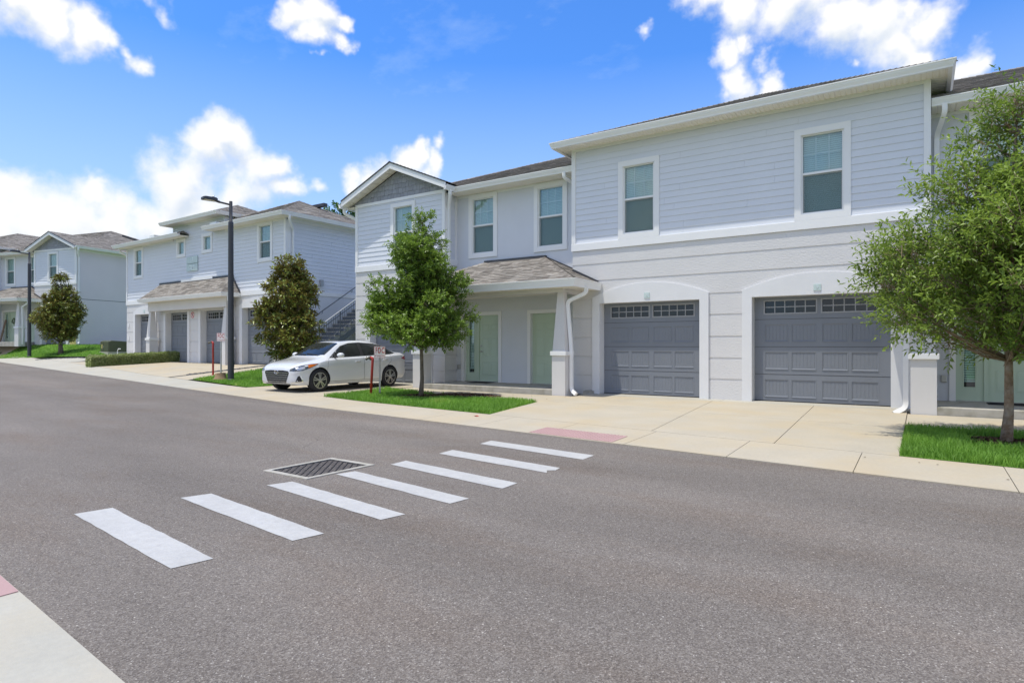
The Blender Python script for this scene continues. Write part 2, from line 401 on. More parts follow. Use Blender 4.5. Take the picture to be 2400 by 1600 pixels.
# ------------------------------------------------------------------ mesh helpers
class MB:
    """Collects boxes, prisms and tubes; build() links them as ONE mesh object. F maps (s, d, z) to the parent's axes."""
    def __init__(s, F=None): s.v = []; s.f = []; s.F = F; s.r = []; s.mi = []
    def add(s, vs, fs, rnd=None, mi=0):
        o = len(s.v)
        s.v.extend([s.F(*p) for p in vs] if s.F else vs)
        s.f.extend([tuple(i + o for i in f) for f in fs])
        s.r.extend([random.random() if rnd is None else rnd] * len(fs))
        s.mi.extend([mi] * len(fs))
        return s
    def box(s, x0, x1, y0, y1, z0, z1, mi=0):
        s.add([(x0, y0, z0), (x1, y0, z0), (x1, y1, z0), (x0, y1, z0), (x0, y0, z1), (x1, y0, z1), (x1, y1, z1), (x0, y1, z1)],
              [(0, 3, 2, 1), (4, 5, 6, 7), (0, 1, 5, 4), (1, 2, 6, 5), (2, 3, 7, 6), (3, 0, 4, 7)], mi=mi)
        return s
    def frustum(s, a, b):
        """a, b = (x0, x1, y0, y1, z) bottom and top rectangles"""
        P = []
        for q in (a, b): P += [(q[0], q[2], q[4]), (q[1], q[2], q[4]), (q[1], q[3], q[4]), (q[0], q[3], q[4])]
        s.add(P, [(0, 3, 2, 1), (4, 5, 6, 7), (0, 1, 5, 4), (1, 2, 6, 5), (2, 3, 7, 6), (3, 0, 4, 7)]); return s
    def prism(s, poly, d0, d1, axis='y', caps=True, mi=0):
        """poly in the plane across the axis, counter-clockwise seen from -axis ('y': (x,z)); extruded d0..d1"""
        n = len(poly)
        if axis == 'y': f = lambda p, d: (p[0], d, p[1])
        elif axis == 'x': f = lambda p, d: (d, p[0], p[1])
        else: f = lambda p, d: (p[0], p[1], d)
        P = [f(p, d0) for p in poly] + [f(p, d1) for p in poly]
        fs = [(i, i + n, (i + 1) % n + n, (i + 1) % n) for i in range(n)] if axis == 'y' else [(i, (i + 1) % n, (i + 1) % n + n, i + n) for i in range(n)]
        if caps:
            a, b = tuple(range(n)), tuple(range(2 * n - 1, n - 1, -1))
            fs += [a, b] if axis == 'y' else [a[::-1], b[::-1]]
        s.add(P, fs, mi=mi); return s
    def tube(s, pts, r, n=8, cap=True, rect=None, mi=0):
        pts = [Vector(p) for p in pts]; P = []; fs = []
        rs = r if isinstance(r, (list, tuple)) else [r] * len(pts)
        up = None
        for i, p in enumerate(pts):
            d = (pts[min(i + 1, len(pts) - 1)] - pts[max(i - 1, 0)]).normalized()
            if up is None:
                up = Vector((0, 0, 1)) if abs(d.z) < .9 else Vector((0, 1, 0))
            a = d.cross(up)
            if a.length < 1e-4: a = d.cross(Vector((1, 0, 0)))
            a.normalize(); b = a.cross(d).normalized(); up = b
            for k in range(n):
                t = 2 * math.pi * k / n
                if rect:
                    t = math.pi / 4 + math.pi / 2 * k
                    q = p + a * (rect[0] * math.copysign(1, math.cos(t))) + b * (rect[1] * math.copysign(1, math.sin(t)))
                else: q = p + a * (rs[i] * math.cos(t)) + b * (rs[i] * math.sin(t))
                P.append(tuple(q))
        for i in range(len(pts) - 1):
            for k in range(n): fs.append((i * n + k, i * n + (k + 1) % n, (i + 1) * n + (k + 1) % n, (i + 1) * n + k))
        if cap: fs += [tuple(range(n))[::-1], tuple((len(pts) - 1) * n + k for k in range(n))]
        s.add(P, fs, mi=mi); return s
    def lathe(s, prof, n=16, c=(0, 0, 0), axis='z', mi=0):
        P = []; fs = []
        for r, h in prof:
            for k in range(n):
                t = 2 * math.pi * k / n; x, y = r * math.cos(t), r * math.sin(t)
                P.append((c[0] + x, c[1] + y, c[2] + h) if axis == 'z' else ((c[0] + h, c[1] + x, c[2] + y) if axis == 'x' else (c[0] + y, c[1] + h, c[2] + x)))
        for i in range(len(prof) - 1):
            for k in range(n): fs.append((i * n + k, i * n + (k + 1) % n, (i + 1) * n + (k + 1) % n, (i + 1) * n + k))
        fs += [tuple(range(n))[::-1], tuple((len(prof) - 1) * n + k for k in range(n))]
        s.add(P, fs, mi=mi); return s
    def build(s, name, m, parent=None, smooth=False, bevel=0):
        me = bpy.data.meshes.new(name); me.from_pydata(s.v, [], s.f)
        for q in (m if isinstance(m, (list, tuple)) else [m]): me.materials.append(M[q] if isinstance(q, str) else q)
        if any(s.mi): me.polygons.foreach_set('material_index', s.mi)
        at = me.attributes.new('rnd', 'FLOAT', 'FACE'); at.data.foreach_set('value', s.r)
        if smooth: me.polygons.foreach_set('use_smooth', [True] * len(me.polygons))
        me.update()
        return link(name, me, parent, bevel)

def link(name, me, parent=None, bevel=0):
    o = bpy.data.objects.new(name, me); C.objects.link(o)
    if parent is not None: o.parent = parent
    if bevel:
        b = o.modifiers.new('edge', 'BEVEL'); b.width = bevel; b.segments = 2; b.limit_method = 'ANGLE'; b.angle_limit = R(40)
    return o
def empty(name, loc, rz=0, label=None, cat=None, group=None):
    o = bpy.data.objects.new(name, None); C.objects.link(o)
    o.location = loc; o.rotation_euler = (0, 0, rz); o.empty_display_size = .2
    if label: tag(o, label, cat, group)
    return o
def tag(o, label, cat, group=None):
    o['label'] = label; o['category'] = cat
    if group: o['group'] = group
    return o
def structure(o): o['kind'] = 'structure'; return o
def stuff(o): o['kind'] = 'stuff'; return o
def dup(root, loc, rz=None):
    """a copy of a thing with copies of its parts and their sub-parts"""
    def cp(o, par):
        c = o.copy(); C.objects.link(c)
        if par is not None: c.parent = par
        for ch in o.children: cp(ch, c)
        return c
    r = cp(root, None); r.location = loc
    if rz is not None: r.rotation_euler = (0, 0, rz)
    return r
def arr_mesh(name, V, Fs, m, rnd=None, parent=None, smooth=False):
    """numpy arrays to a mesh object; Fs an (n, k) index array"""
    me = bpy.data.meshes.new(name)
    n, k = Fs.shape
    me.vertices.add(len(V)); me.vertices.foreach_set('co', np.asarray(V, np.float32).ravel())
    me.loops.add(n * k); me.loops.foreach_set('vertex_index', Fs.astype(np.int32).ravel())
    me.polygons.add(n); me.polygons.foreach_set('loop_start', np.arange(n, dtype=np.int32) * k)
    me.polygons.foreach_set('loop_total', np.full(n, k, np.int32))
    me.materials.append(M[m])
    if rnd is not None:
        at = me.attributes.new('rnd', 'FLOAT', 'FACE'); at.data.foreach_set('value', np.asarray(rnd, np.float32))
    if smooth: me.polygons.foreach_set('use_smooth', np.ones(n, bool))
    me.update(calc_edges=True)
    return link(name, me, parent)
def text(name, s, size, m, parent, loc, rot=(R(90), 0, 0), depth=.004, sx=1.0, bold=0.0, space=1.0):
    cu = bpy.data.curves.new(name, 'FONT'); cu.body = s; cu.size = size; cu.extrude = depth; cu.align_x = 'CENTER'; cu.align_y = 'CENTER'
    cu.offset = bold; cu.space_character = space
    t = bpy.data.objects.new('tmp_text', cu); C.objects.link(t)
    dg = bpy.context.evaluated_depsgraph_get()
    me = bpy.data.meshes.new_from_object(t.evaluated_get(dg))
    bpy.data.objects.remove(t); bpy.data.curves.remove(cu)
    me.materials.clear(); me.materials.append(M[m])
    o = link(name, me, parent); o.location = loc; o.rotation_euler = rot; o.scale = (sx, 1, 1)
    return o

# ------------------------------------------------------------------ terrain height
def lerp_tab(x, T):
    if x >= T[0][0]: return T[0][1]
    for (a, p), (b, q) in zip(T, T[1:]):
        if x >= b: return p + (q - p) * (a - x) / (a - b)
    return T[-1][1]
T_WALK = [(8, -.03), (-11, -.015), (-13.3, .02), (-17, .05), (-20, .10), (-25, .19), (-30, .33), (-36, .46), (-43, .60), (-47, .65), (-70, .9)]
T_FRONT = [(8, 0), (-12, 0), (-13.2, .025), (-16.8, .05), (-19, .33), (-21.5, .47), (-25, .50), (-35.6, .50), (-37.5, .9), (-43, 1.28), (-46, 1.38), (-70, 1.45)]
T_YF = [(8, 15), (-17, 15), (-21.4, 15.5), (-35.5, 15.8), (-45, 17.1), (-55, 15), (-70, 13)]
SK = .126
def H(x, y):
    v = y + SK * x
    r = max(0, -11 - x) * .0119
    zr, ze = -.10 + r, -.05 + r
    if v <= 4.6: return zr
    if v <= 7.34: return zr + (ze - zr) * (v - 4.6) / 2.74
    zw = lerp_tab(x, T_WALK)
    if v <= 8.6: return ze + (zw - ze) * (v - 7.34) / 1.26
    vf = lerp_tab(x, T_YF) + SK * x
    zf = lerp_tab(x, T_FRONT)
    if v >= vf: return zf
    return zw + (zf - zw) * (v - 8.6) / (vf - 8.6)
def V2(x, v): return (x, v - SK * x)         # a point given by X and the distance v across the street
def sheet(name, poly, dz, m, step=1.0, parent=None, thick=0.0):
    """polygon laid on the terrain, dz above it; with thick > 0 it gets sides"""
    bm = bmesh.new()
    f = bm.faces.new([bm.verts.new((x, y, 0)) for x, y in poly])
    if f.normal.z < 0 or f.calc_area() and (bm.normal_update() or f.normal.z < 0): f.normal_flip()
    xs = [p[0] for p in poly]; ys = [p[1] for p in poly]
    for ax, lo, hi in ((0, min(xs), max(xs)), (1, min(ys), max(ys))):
        k = math.ceil(lo / step) * step
        while k < hi - 1e-4:
            if k > lo + 1e-4:
                co = (k, 0, 0) if ax == 0 else (0, k, 0)
                bmesh.ops.bisect_plane(bm, geom=bm.verts[:] + bm.edges[:] + bm.faces[:], plane_co=co, plane_no=(1, 0, 0) if ax == 0 else (0, 1, 0))
            k += step
    for vv in (4.6, 7.34, 8.6):
        if min(p[1] + SK * p[0] for p in poly) < vv < max(p[1] + SK * p[0] for p in poly):
            bmesh.ops.bisect_plane(bm, geom=bm.verts[:] + bm.edges[:] + bm.faces[:], plane_co=(0, vv, 0), plane_no=(SK, 1, 0))
    for k in (-11,):
        if min(xs) < k < max(xs): bmesh.ops.bisect_plane(bm, geom=bm.verts[:] + bm.edges[:] + bm.faces[:], plane_co=(k, 0, 0), plane_no=(1, 0, 0))
    if thick:
        r = bmesh.ops.extrude_face_region(bm, geom=bm.faces[:])
        top = {v for v in r['geom'] if isinstance(v, bmesh.types.BMVert)}
        for v in bm.verts: v.co.z = H(v.co.x, v.co.y) + (dz if v in top else dz - thick)
        bmesh.ops.recalc_face_normals(bm, faces=bm.faces[:])
    else:
        for v in bm.verts: v.co.z = H(v.co.x, v.co.y) + dz
    bmesh.ops.triangulate(bm, faces=bm.faces[:])
    me = bpy.data.meshes.new(name); bm.to_mesh(me); bm.free()
    me.materials.append(M[m])
    return link(name, me, parent)
# ------------------------------------------------------------------ ground, street, pavements
def ground():
    xs = [-900, -400, -200, -110] + [-75 + 2.5 * i for i in range(43)] + [60, 120, 300, 900]
    ys = [-900, -400, -150, -60, -25, -12] + [-4 + 1.0 * i for i in range(38)] + [40, 60, 120, 300, 900]
    V = [(x, y, H(x, y) - .06) for y in ys for x in xs]
    n = len(xs)
    Fs = np.array([(j * n + i, j * n + i + 1, (j + 1) * n + i + 1, (j + 1) * n + i) for j in range(len(ys) - 1) for i in range(n - 1)])
    structure(arr_mesh('ground', V, Fs, 'ground'))
ground()
ROAD = structure(sheet('road', [V2(-75, .3), V2(30, .3), V2(30, 7.34), V2(-75, 7.34)], 0, 'asphalt', 1.5))

# painted crossing bars: left and right end points of both long edges, on the street
bars = [((-5.86, 2.20), (-5.81, 2.47), (-3.92, 2.00), (-3.87, 2.25)), ((-5.67, 2.98), (-5.59, 3.23), (-3.75, 2.77), (-3.70, 3.01)),
        ((-5.46, 3.73), (-5.39, 3.98), (-3.61, 3.50), (-3.56, 3.73)), ((-5.30, 4.47), (-5.25, 4.70), (-3.47, 4.20), (-3.44, 4.44)),
        ((-5.20, 5.20), (-5.20, 5.46), (-3.41, 4.93), (-3.41, 5.20)), ((-5.15, 6.01), (-5.16, 6.30), (-3.39, 5.76), (-3.39, 6.05)),
        ((-5.12, 6.86), (-5.14, 7.15), (-3.38, 6.60), (-3.38, 6.90))]
for k, (a, b, c, d) in enumerate(bars):
    P = []
    for p, q in ((a, c), (c, d), (d, b), (b, a)):       # slightly ragged paint edge
        n = 14 if abs(p[0] - q[0]) > .5 else 3
        for i in range(n):
            t = i / n
            j = random.uniform(-.005, .005) if 0 < i else 0
            P.append((p[0] + (q[0] - p[0]) * t, p[1] + (q[1] - p[1]) * t + j))
    if k == 5: P[14:17] = [P[14], (P[14][0] - .06, P[14][1] + .10), (P[14][0] + .02, P[14][1] + .16)]   # chipped corner
    o = sheet('crosswalk_stripe', P, .004, 'road_paint', 1.5, ROAD)
    if k == 5: o['label'] = 'white painted bar with a chipped right end'

def slab(par, poly, dz=.0, m='concrete', thick=.06, name='slab', step=1.5):
    return sheet(name, poly, dz, m, step, par, thick)
# far pavement along the street
WALK = structure(sheet('pavement', [V2(-75, 7.34), V2(30, 7.34), V2(30, 8.6), V2(-75, 8.6)], -.012, 'joint', 1.5))
js = [7.7, 6.3, 4.9, 3.5, 2.13, .76, -.59, -1.95, -3.36, -4.8, -6.2, -7.6, -9.0, -10.4, -11.8, -13.2, -14.6, -16.0]
while js[-1] > -62: js.append(js[-1] - 1.8)
for a, b in zip(js, js[1:]):
    g = .004
    slab(WALK, [V2(b + g, 7.345), V2(a - g, 7.345), V2(a - g, 8.6 - g), V2(b + g, 8.6 - g)], .012, 'concrete' if b > -19 else 'concrete_grey', step=2)
NY2 = lambda x, d: (x, 1.0 - .077 * x - .72 + d)
def tactile(par, x0, x1, v0, v1, dz, fn=V2):
    o = slab(par, [fn(x0, v0), fn(x1, v0), fn(x1, v1), fn(x0, v1)], dz, 'tactile', .02, 'tactile_pad')
    mb = MB()
    nx, nv = int((x1 - x0) / .06), int((v1 - v0) / .06)
    for i in range(nx):
        for j in range(nv):
            x, y = fn(x0 + .03 + i * .06, v0 + .03 + j * .06)
            z = H(x, y) + dz
            q = [(x + .013 * math.cos(t), y + .013 * math.sin(t)) for t in [k * math.pi / 3 for k in range(6)]]
            mb.add([(a, b, z - .002) for a, b in q] + [(x + (a - x) * .6, y + (b - y) * .6, z + .009) for a, b in q],
                   [(k, (k + 1) % 6, (k + 1) % 6 + 6, k + 6) for k in range(6)] + [tuple(range(6, 12))])
    stuff(mb.build('tactile_dome', 'tactile', o))
    return o
tactile(WALK, -5.04, -3.56, 7.38, 7.93, .018)
# near pavement where the camera stands
NY = lambda x, d=0: (x, 1.0 - .077 * x + d)          # near edge of the street
NEAR = structure(sheet('near_pavement', [NY(-30, -1.58), NY(12, -1.58), NY(12), NY(-30)], .004, 'joint', 2))
js2 = [8.9, 6.0, 3.1, .2, -2.68, -5.6, -8.5, -11.4, -14.3, -17.2, -20.1]
for a, b in zip(js2, js2[1:]):
    slab(NEAR, [NY(b + .004, -1.57), NY(a - .004, -1.57), NY(a - .004, -.004), NY(b + .004, -.004)], .016, 'concrete_grey', step=2)
tactile(NEAR, -5.75, -4.23, .17, .71, .022, NY2)
structure(sheet('near_lawn', [(-40, -9), (25, -9), NY(25, -1.59), NY(-40, -1.59)], .012, 'grass_soil', 3))

# driveway of the two front garages
DRIVE = structure(sheet('garage_driveway', [V2(-7.3, 8.6), V2(8, 8.6), (8, 15.1), (-13, 15.1), (-13, 13.0)], -.012, 'joint', 1.5))
g = .005
def colx(k, y):       # slanted joints between the columns of slabs
    (x0, y0), (x1, y1) = [((-6.85, 9.5), (-7.40, 12.1)), ((-3.42, 8.8), (-3.80, 12.2)), ((-1.63, 8.7), (-1.86, 13.7)), ((-.20, 8.7), (-.20, 12))][k]
    return x0 + (x1 - x0) * (y - y0) / (y1 - y0)
for k in range(3):
    def corner(kk, s, v): 
        x = colx(kk, 9)
        for _ in range(3): x = colx(kk, v - SK * x)
        return V2(x + s, v)
    slab(DRIVE, [corner(k, g, 8.61), corner(k + 1, -g, 8.61), corner(k + 1, -g, 11.48), corner(k, g, 11.48)], .012)
    x0, x1 = colx(k, 14.4), colx(k + 1, 14.4)
    if k == 2: x1 = -.2
    if k == 0: x0 = -7.35
    slab(DRIVE, [corner(k, g, 11.49), corner(k + 1, -g, 11.49), (x1 - g, 14.53), (x0 + g, 14.53)], .012)
slab(DRIVE, [(-7.55, 14.54), (-3.9, 14.54), (-3.9, 15.2), (-7.55, 15.2)], .012, 'concrete_grey')
slab(DRIVE, [(-3.89, 14.54), (.12, 14.54), (.12, 15.2), (-3.89, 15.2)], .012, 'concrete_grey')
slab(DRIVE, [(-12.95, 13.05), (-7.42, 12.2), (-7.36, 13.84), (-12.95, 13.84)], .012, 'concrete')
slab(DRIVE, [(-.19, 11.75), (3.4, 11.75), (3.4, 13.84), (-.19, 13.84)], .012)
slab(DRIVE, [(3.41, 11.75), (7.9, 11.75), (7.9, 13.84), (3.41, 13.84)], .012)
# driveway under the white car
DR2 = structure(sheet('car_driveway', [V2(-16.75, 8.6), V2(-12.4, 8.6), (-13.2, 15.1), (-16.75, 15.1)], -.012, 'joint', 1.5))
slab(DR2, [V2(-16.7, 8.61), V2(-12.55, 8.61), (-13.18, 12.2), (-16.7, 12.6)], .012)
slab(DR2, [(-16.7, 12.61), (-13.19, 12.21), (-13.0, 14.5), (-16.7, 14.5)], .012)
slab(DR2, [(-16.7, 14.51), (-13.0, 14.51), (-13.0, 15.2), (-16.7, 15.2)], .012, 'concrete_grey')
# broad driveway of the middle building
DR3 = structure(sheet('middle_driveway', [V2(-40.5, 8.55), V2(-21.0, 8.6), (-21.3, 15.6), (-35.6, 15.9), (-36.6, 14.7)], -.012, 'joint', 1.5))
cols = [-21.15, -24.6, -28.0, -31.4, -34.8]
slab(DR3, [V2(-22.45, 8.62), V2(-20.95, 8.62), (-21.55, 15.55), (-22.35, 15.55)], .014)
for a, b in zip([-22.75, -26, -29.3, -32.6], [-26, -29.3, -32.6, -35.7]):
    slab(DR3, [V2(b + g, 8.62), V2(a - g, 8.62), V2(a - g, 10.6), V2(b + g, 10.6)], .012, 'concrete')
    slab(DR3, [V2(b + g, 10.61), V2(a - g, 10.61), (a - g, 15.62), (b + g, 15.72)], .012, 'concrete')
slab(DR3, [V2(-40.4, 8.62), V2(-35.71, 8.62), (-36.3, 14.6), (-37.0, 14.5)], .012, 'concrete_grey')
def pebbles(x0, v0, x1, v1, w, n, name='gravel'):
    mb = MB()
    for _ in range(n):
        t, s = random.random(), random.gauss(0, w / 2.5)
        x, y = V2(x0 + (x1 - x0) * t, v0 + (v1 - v0) * t)
        if abs(x1 - x0) > abs(v1 - v0): y += s
        else: x += s
        z = H(x, y) + .008; r = random.uniform(.018, .05)
        mb.frustum((x - r, x + r, y - r * .8, y + r * .8, z - .01), (x - r * .5, x + r * .6, y - r * .4, y + r * .5, z + r * .75))
    return stuff(mb.build(name, 'pebble'))
pebbles(-22.62, 9.3, -22.5, 12.5, .16, 420)
pebbles(-40.9, 8.35, -36.7, 9.95, .16, 260)
# front walk of the left building
DR4 = structure(sheet('left_front_walk', [(-62, 12.6), (-50.6, 14.6), (-50.2, 15.9), (-62, 15.9)], .014, 'concrete', 1.5))

# storm drain in the low line of the street
def drain():
    z = H(-5.7, 4.6)
    t = empty('storm_drain', (-5.72, 4.6, z), R(-1), 'square iron storm grate in a pale concrete collar beside the crosswalk', 'drain')
    mb = MB()
    A, B, a, b = .385, .475, .33, .41
    for x0, x1, y0, y1 in ((-A, A, -B, -b), (-A, A, b, B), (-A, -a, -b, b), (a, A, -b, b)): mb.box(x0, x1, y0, y1, -.05, .012)
    mb.build('collar', 'slab_stained', t, bevel=.004)
    mb = MB(); mb.box(-a, a, -b, b, -.55, -.5); mb.build('pit', 'dark_room', t)
    n = 11
    for sgn in (1, -1):                      # crossing diagonal bars
        for k in range(-n, n + 1):
            c = k * .102
            pts = []
            for x in (-a, a):
                y = sgn * x * 1.15 + c
                pts.append([x, y])
            (x0, y0), (x1, y1) = pts
            def clip(x0, y0, x1, y1):
                t0, t1 = 0, 1
                for p, q in ((-(y1 - y0), y0 + b), ((y1 - y0), b - y0)):
                    if p < 0: t0 = max(t0, q / p)
                    elif p > 0: t1 = min(t1, q / p)
                return (t0, t1) if t0 < t1 - .02 else None
            r = clip(x0, y0, x1, y1)
            if not r: continue
            p = (x0 + (x1 - x0) * r[0], y0 + (y1 - y0) * r[0]); q = (x0 + (x1 - x0) * r[1], y0 + (y1 - y0) * r[1])
            mb = MB(); mb.tube([(p[0], p[1], -.012 if sgn > 0 else -.016), (q[0], q[1], -.012 if sgn > 0 else -.016)], 0, 4, rect=(.0075, .016))
            mb.build('grate_bar', 'grate_metal', t)
    mb = MB()
    for x0, x1, y0, y1 in ((-a, a, -b, -b + .02), (-a, a, b - .02, b), (-a, -a + .02, -b, b), (a - .02, a, -b, b)): mb.box(x0, x1, y0, y1, -.04, .004)
    mb.build('grate_frame', 'iron', t)
drain()
# ------------------------------------------------------------------ building kit (local axes: x along the front, y into the building)
FR = lambda y0=0: (lambda s, d, z: (s, y0 + d, z))          # front wall, d points inwards
RT = lambda x0: (lambda s, d, z: (x0 - d, s, z))            # wall facing +x, s runs along y
LT = lambda x0: (lambda s, d, z: (x0 + d, -s, z))           # wall facing -x, s = -y

def free(a, b, cuts):
    out = [(a, b)]
    for c, d in cuts:
        nx = []
        for p, q in out:
            if d <= p or c >= q: nx.append((p, q)); continue
            if c > p: nx.append((p, c))
            if d < q: nx.append((d, q))
        out = nx
    return [(p, q) for p, q in out if q - p > .015]

def wall(root, F, s0, s1, z0, z1, holes, m, name='wall', d=0.0, thick=.18):
    """plain wall face with real openings and their reveals"""
    mb = MB(F)
    xs = sorted({s0, s1, *[min(max(h[i], s0), s1) for h in holes for i in (0, 1)]})
    zs = sorted({z0, z1, *[min(max(h[i], z0), z1) for h in holes for i in (2, 3)]})
    for a, b in zip(xs, xs[1:]):
        for c, e in zip(zs, zs[1:]):
            if any(h[0] < (a + b) / 2 < h[1] and h[2] < (c + e) / 2 < h[3] for h in holes): continue
            mb.add([(a, d, c), (b, d, c), (b, d, e), (a, d, e)], [(0, 1, 2, 3)])
    for h in holes:
        a, b, c, e = h[:4]
        t = d + thick
        mb.add([(a, d, c), (a, d, e), (a, t, e), (a, t, c)], [(0, 1, 2, 3)])
        mb.add([(b, d, c), (b, t, c), (b, t, e), (b, d, e)], [(0, 1, 2, 3)])
        mb.add([(a, d, e), (b, d, e), (b, t, e), (a, t, e)], [(0, 1, 2, 3)])
        mb.add([(a, d, c), (a, t, c), (b, t, c), (b, d, c)], [(0, 1, 2, 3)])
    return mb.build(name, m, root)

def siding(root, F, s0, s1, z0, z1, holes, m='siding', pitch=.157, joint=3.6, d=0.0, thick=.18):
    w = wall(root, F, s0, s1, z0, z1, holes, m, 'siding', d + .012, thick)
    rows = int(math.ceil((z1 - z0) / pitch - .2))
    for k in range(rows):
        a, b = z0 + k * pitch, min(z0 + (k + 1) * pitch, z1)
        if b - a < .03: continue
        cuts = [(h[0], h[1]) for h in holes if h[2] < b - .02 and h[3] > a + .02]
        off = random.uniform(.6, joint)
        js = []
        x = s0 + off
        while x < s1 - .4: js.append((x - .0012, x + .0012)); x += joint
        for p, q in free(s0, s1, cuts):
            for u, v in free_j(p, q, js):
                mb = MB(F)
                lo, hi = d - .011, d + .004
                top = b + .006
                mb.add([(u, lo, a), (v, lo, a), (v, d + .012, a), (u, d + .012, a), (u, hi, top), (v, hi, top), (v, d + .012, top), (u, d + .012, top)],
                       [(0, 3, 2, 1), (4, 5, 6, 7), (0, 1, 5, 4), (1, 2, 6, 5), (3, 0, 4, 7)])
                mb.build('plank', m, w)
    return w
def free_j(p, q, js):
    out = []; cur = p
    for a, b in js:
        if p + .2 < a and b < q - .2: out.append((cur, a)); cur = b
    out.append((cur, q))
    return out

def stucco_bands(root, F, s0, s1, z0, z1, holes, m='stucco_white', lines=(.49, 1.0, 1.52, 2.05, 2.56, 3.05, 3.5)):
    """stucco wall divided by deep horizontal reveals: each band is a piece"""
    w = wall(root, F, s0, s1, z0, z1, holes, m, 'stucco_wall', .018, .3)
    zs = [z0] + [l for l in lines if z0 + .1 < l < z1 - .1] + [z1]
    for a, b in zip(zs, zs[1:]):
        lo = a + (.02 if a > z0 else 0); hi = b - (.02 if b < z1 else 0)
        # a band may be cut by an opening that ends inside it
        cz = sorted({lo, hi, *[h[i] for h in holes for i in (2, 3) if lo < h[i] < hi]})
        for c, e in zip(cz, cz[1:]):
            cuts = [(h[0], h[1]) for h in holes if h[2] < (c + e) / 2 < h[3]]
            for p, q in free(s0, s1, cuts):
                mb = MB(F)
                mb.add([(p, .018, c), (q, .018, c), (q, .018, e), (p, .018, e), (p, 0, c + .004 if c == lo else c), (q, 0, c + .004 if c == lo else c), (q, 0, e - .004 if e == hi else e), (p, 0, e - .004 if e == hi else e)],
                       [(4, 5, 6, 7), (0, 1, 5, 4), (1, 2, 6, 5), (2, 3, 7, 6), (3, 0, 4, 7)])
                mb.build('stucco_band', m, w)
    return w

def ring(mb, a, b, c, e, w, d0, d1, bottom=True):
    mb.box(a, a + w, d0, d1, c, e); mb.box(b - w, b, d0, d1, c, e)
    mb.box(a + w, b - w, d0, d1, e - w, e)
    if bottom: mb.box(a + w, b - w, d0, d1, c, c + w)

def window(root, F, a, b, c, e, hung=True, cols=3, blind=.5, case=.135, proud=.035, grid=True, rail=.51):
    """a..b, c..e: outer casing; the wall hole is smaller by half the casing"""
    mb = MB(F); ring(mb, a, b, c, e, case, -proud, .05)
    mb.box(a + case - .012, b - case + .012, -proud - .008, -proud, e - case - .012, e - case + .02)
    w = mb.build('window', 'trim', root)
    i0, i1, j0, j1 = a + case, b - case, c + case, e - case
    mb = MB(F); ring(mb, i0, i1, j0, j1, .035, .0, .10); mb.build('frame', 'trim', w)
    i0 += .035; i1 -= .035; j0 += .035; j1 -= .035
    jm = j0 + (j1 - j0) * rail if hung else j0
    if hung:
        mb = MB(F); mb.box(i0, i1, .012, .085, jm - .024, jm + .024); mb.build('rail', 'trim', w)
        mb = MB(F); ring(mb, i0, i1, j0, jm - .024, .022, .05, .085); mb.build('sash', 'trim', w)
    def pane(z0, z1, d):
        mb = MB(F); mb.add([(i0, d, z0), (i1, d, z0), (i1, d, z1), (i0, d, z1), (i0, d + .005, z0), (i1, d + .005, z0), (i1, d + .005, z1), (i0, d + .005, z1)],
                           [(0, 1, 2, 3)])
        mb.build('pane', 'glass', w)
    pane(jm + (.024 if hung else 0), j1, .05)
    if hung:
        pane(j0, jm - .024, .062)
        mb = MB(F); mb.add([(i0, .03, j0), (i1, .03, j0), (i1, .03, jm - .024), (i0, .03, jm - .024)], [(0, 1, 2, 3)]); mb.build('insect_screen', 'screen', w)
    if grid:
        mb = MB(F)
        for k in range(1, cols): 
            x = i0 + (i1 - i0) * k / cols; mb.box(x - .008, x + .008, .056, .070, jm + .024, j1)
        z = (jm + .024 + j1) / 2
        for k in range(cols):
            xa, xb = i0 + (i1 - i0) * k / cols + (.008 if k else 0), i0 + (i1 - i0) * (k + 1) / cols - (.008 if k < cols - 1 else 0)
            mb.box(xa, xb, .056, .070, z - .008, z + .008)
        mb.build('muntin', 'trim', w)
    # blind slats behind the glass
    mb = MB(F); z = j0 + .01
    while z < j1:
        mb.add([(i0, .115, z), (i1, .115, z), (i1, .135, z + .047), (i0, .135, z + .047)], [(0, 1, 2, 3)]); z += .045
    mb.build('blind', 'blind', w)
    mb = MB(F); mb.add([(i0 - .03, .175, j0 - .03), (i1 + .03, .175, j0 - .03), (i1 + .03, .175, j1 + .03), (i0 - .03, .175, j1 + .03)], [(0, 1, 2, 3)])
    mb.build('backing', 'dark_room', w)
    return w
def whole(a, b, c, e, case=.135): h = case * .6; return (a + h, b - h, c + h, e - h)

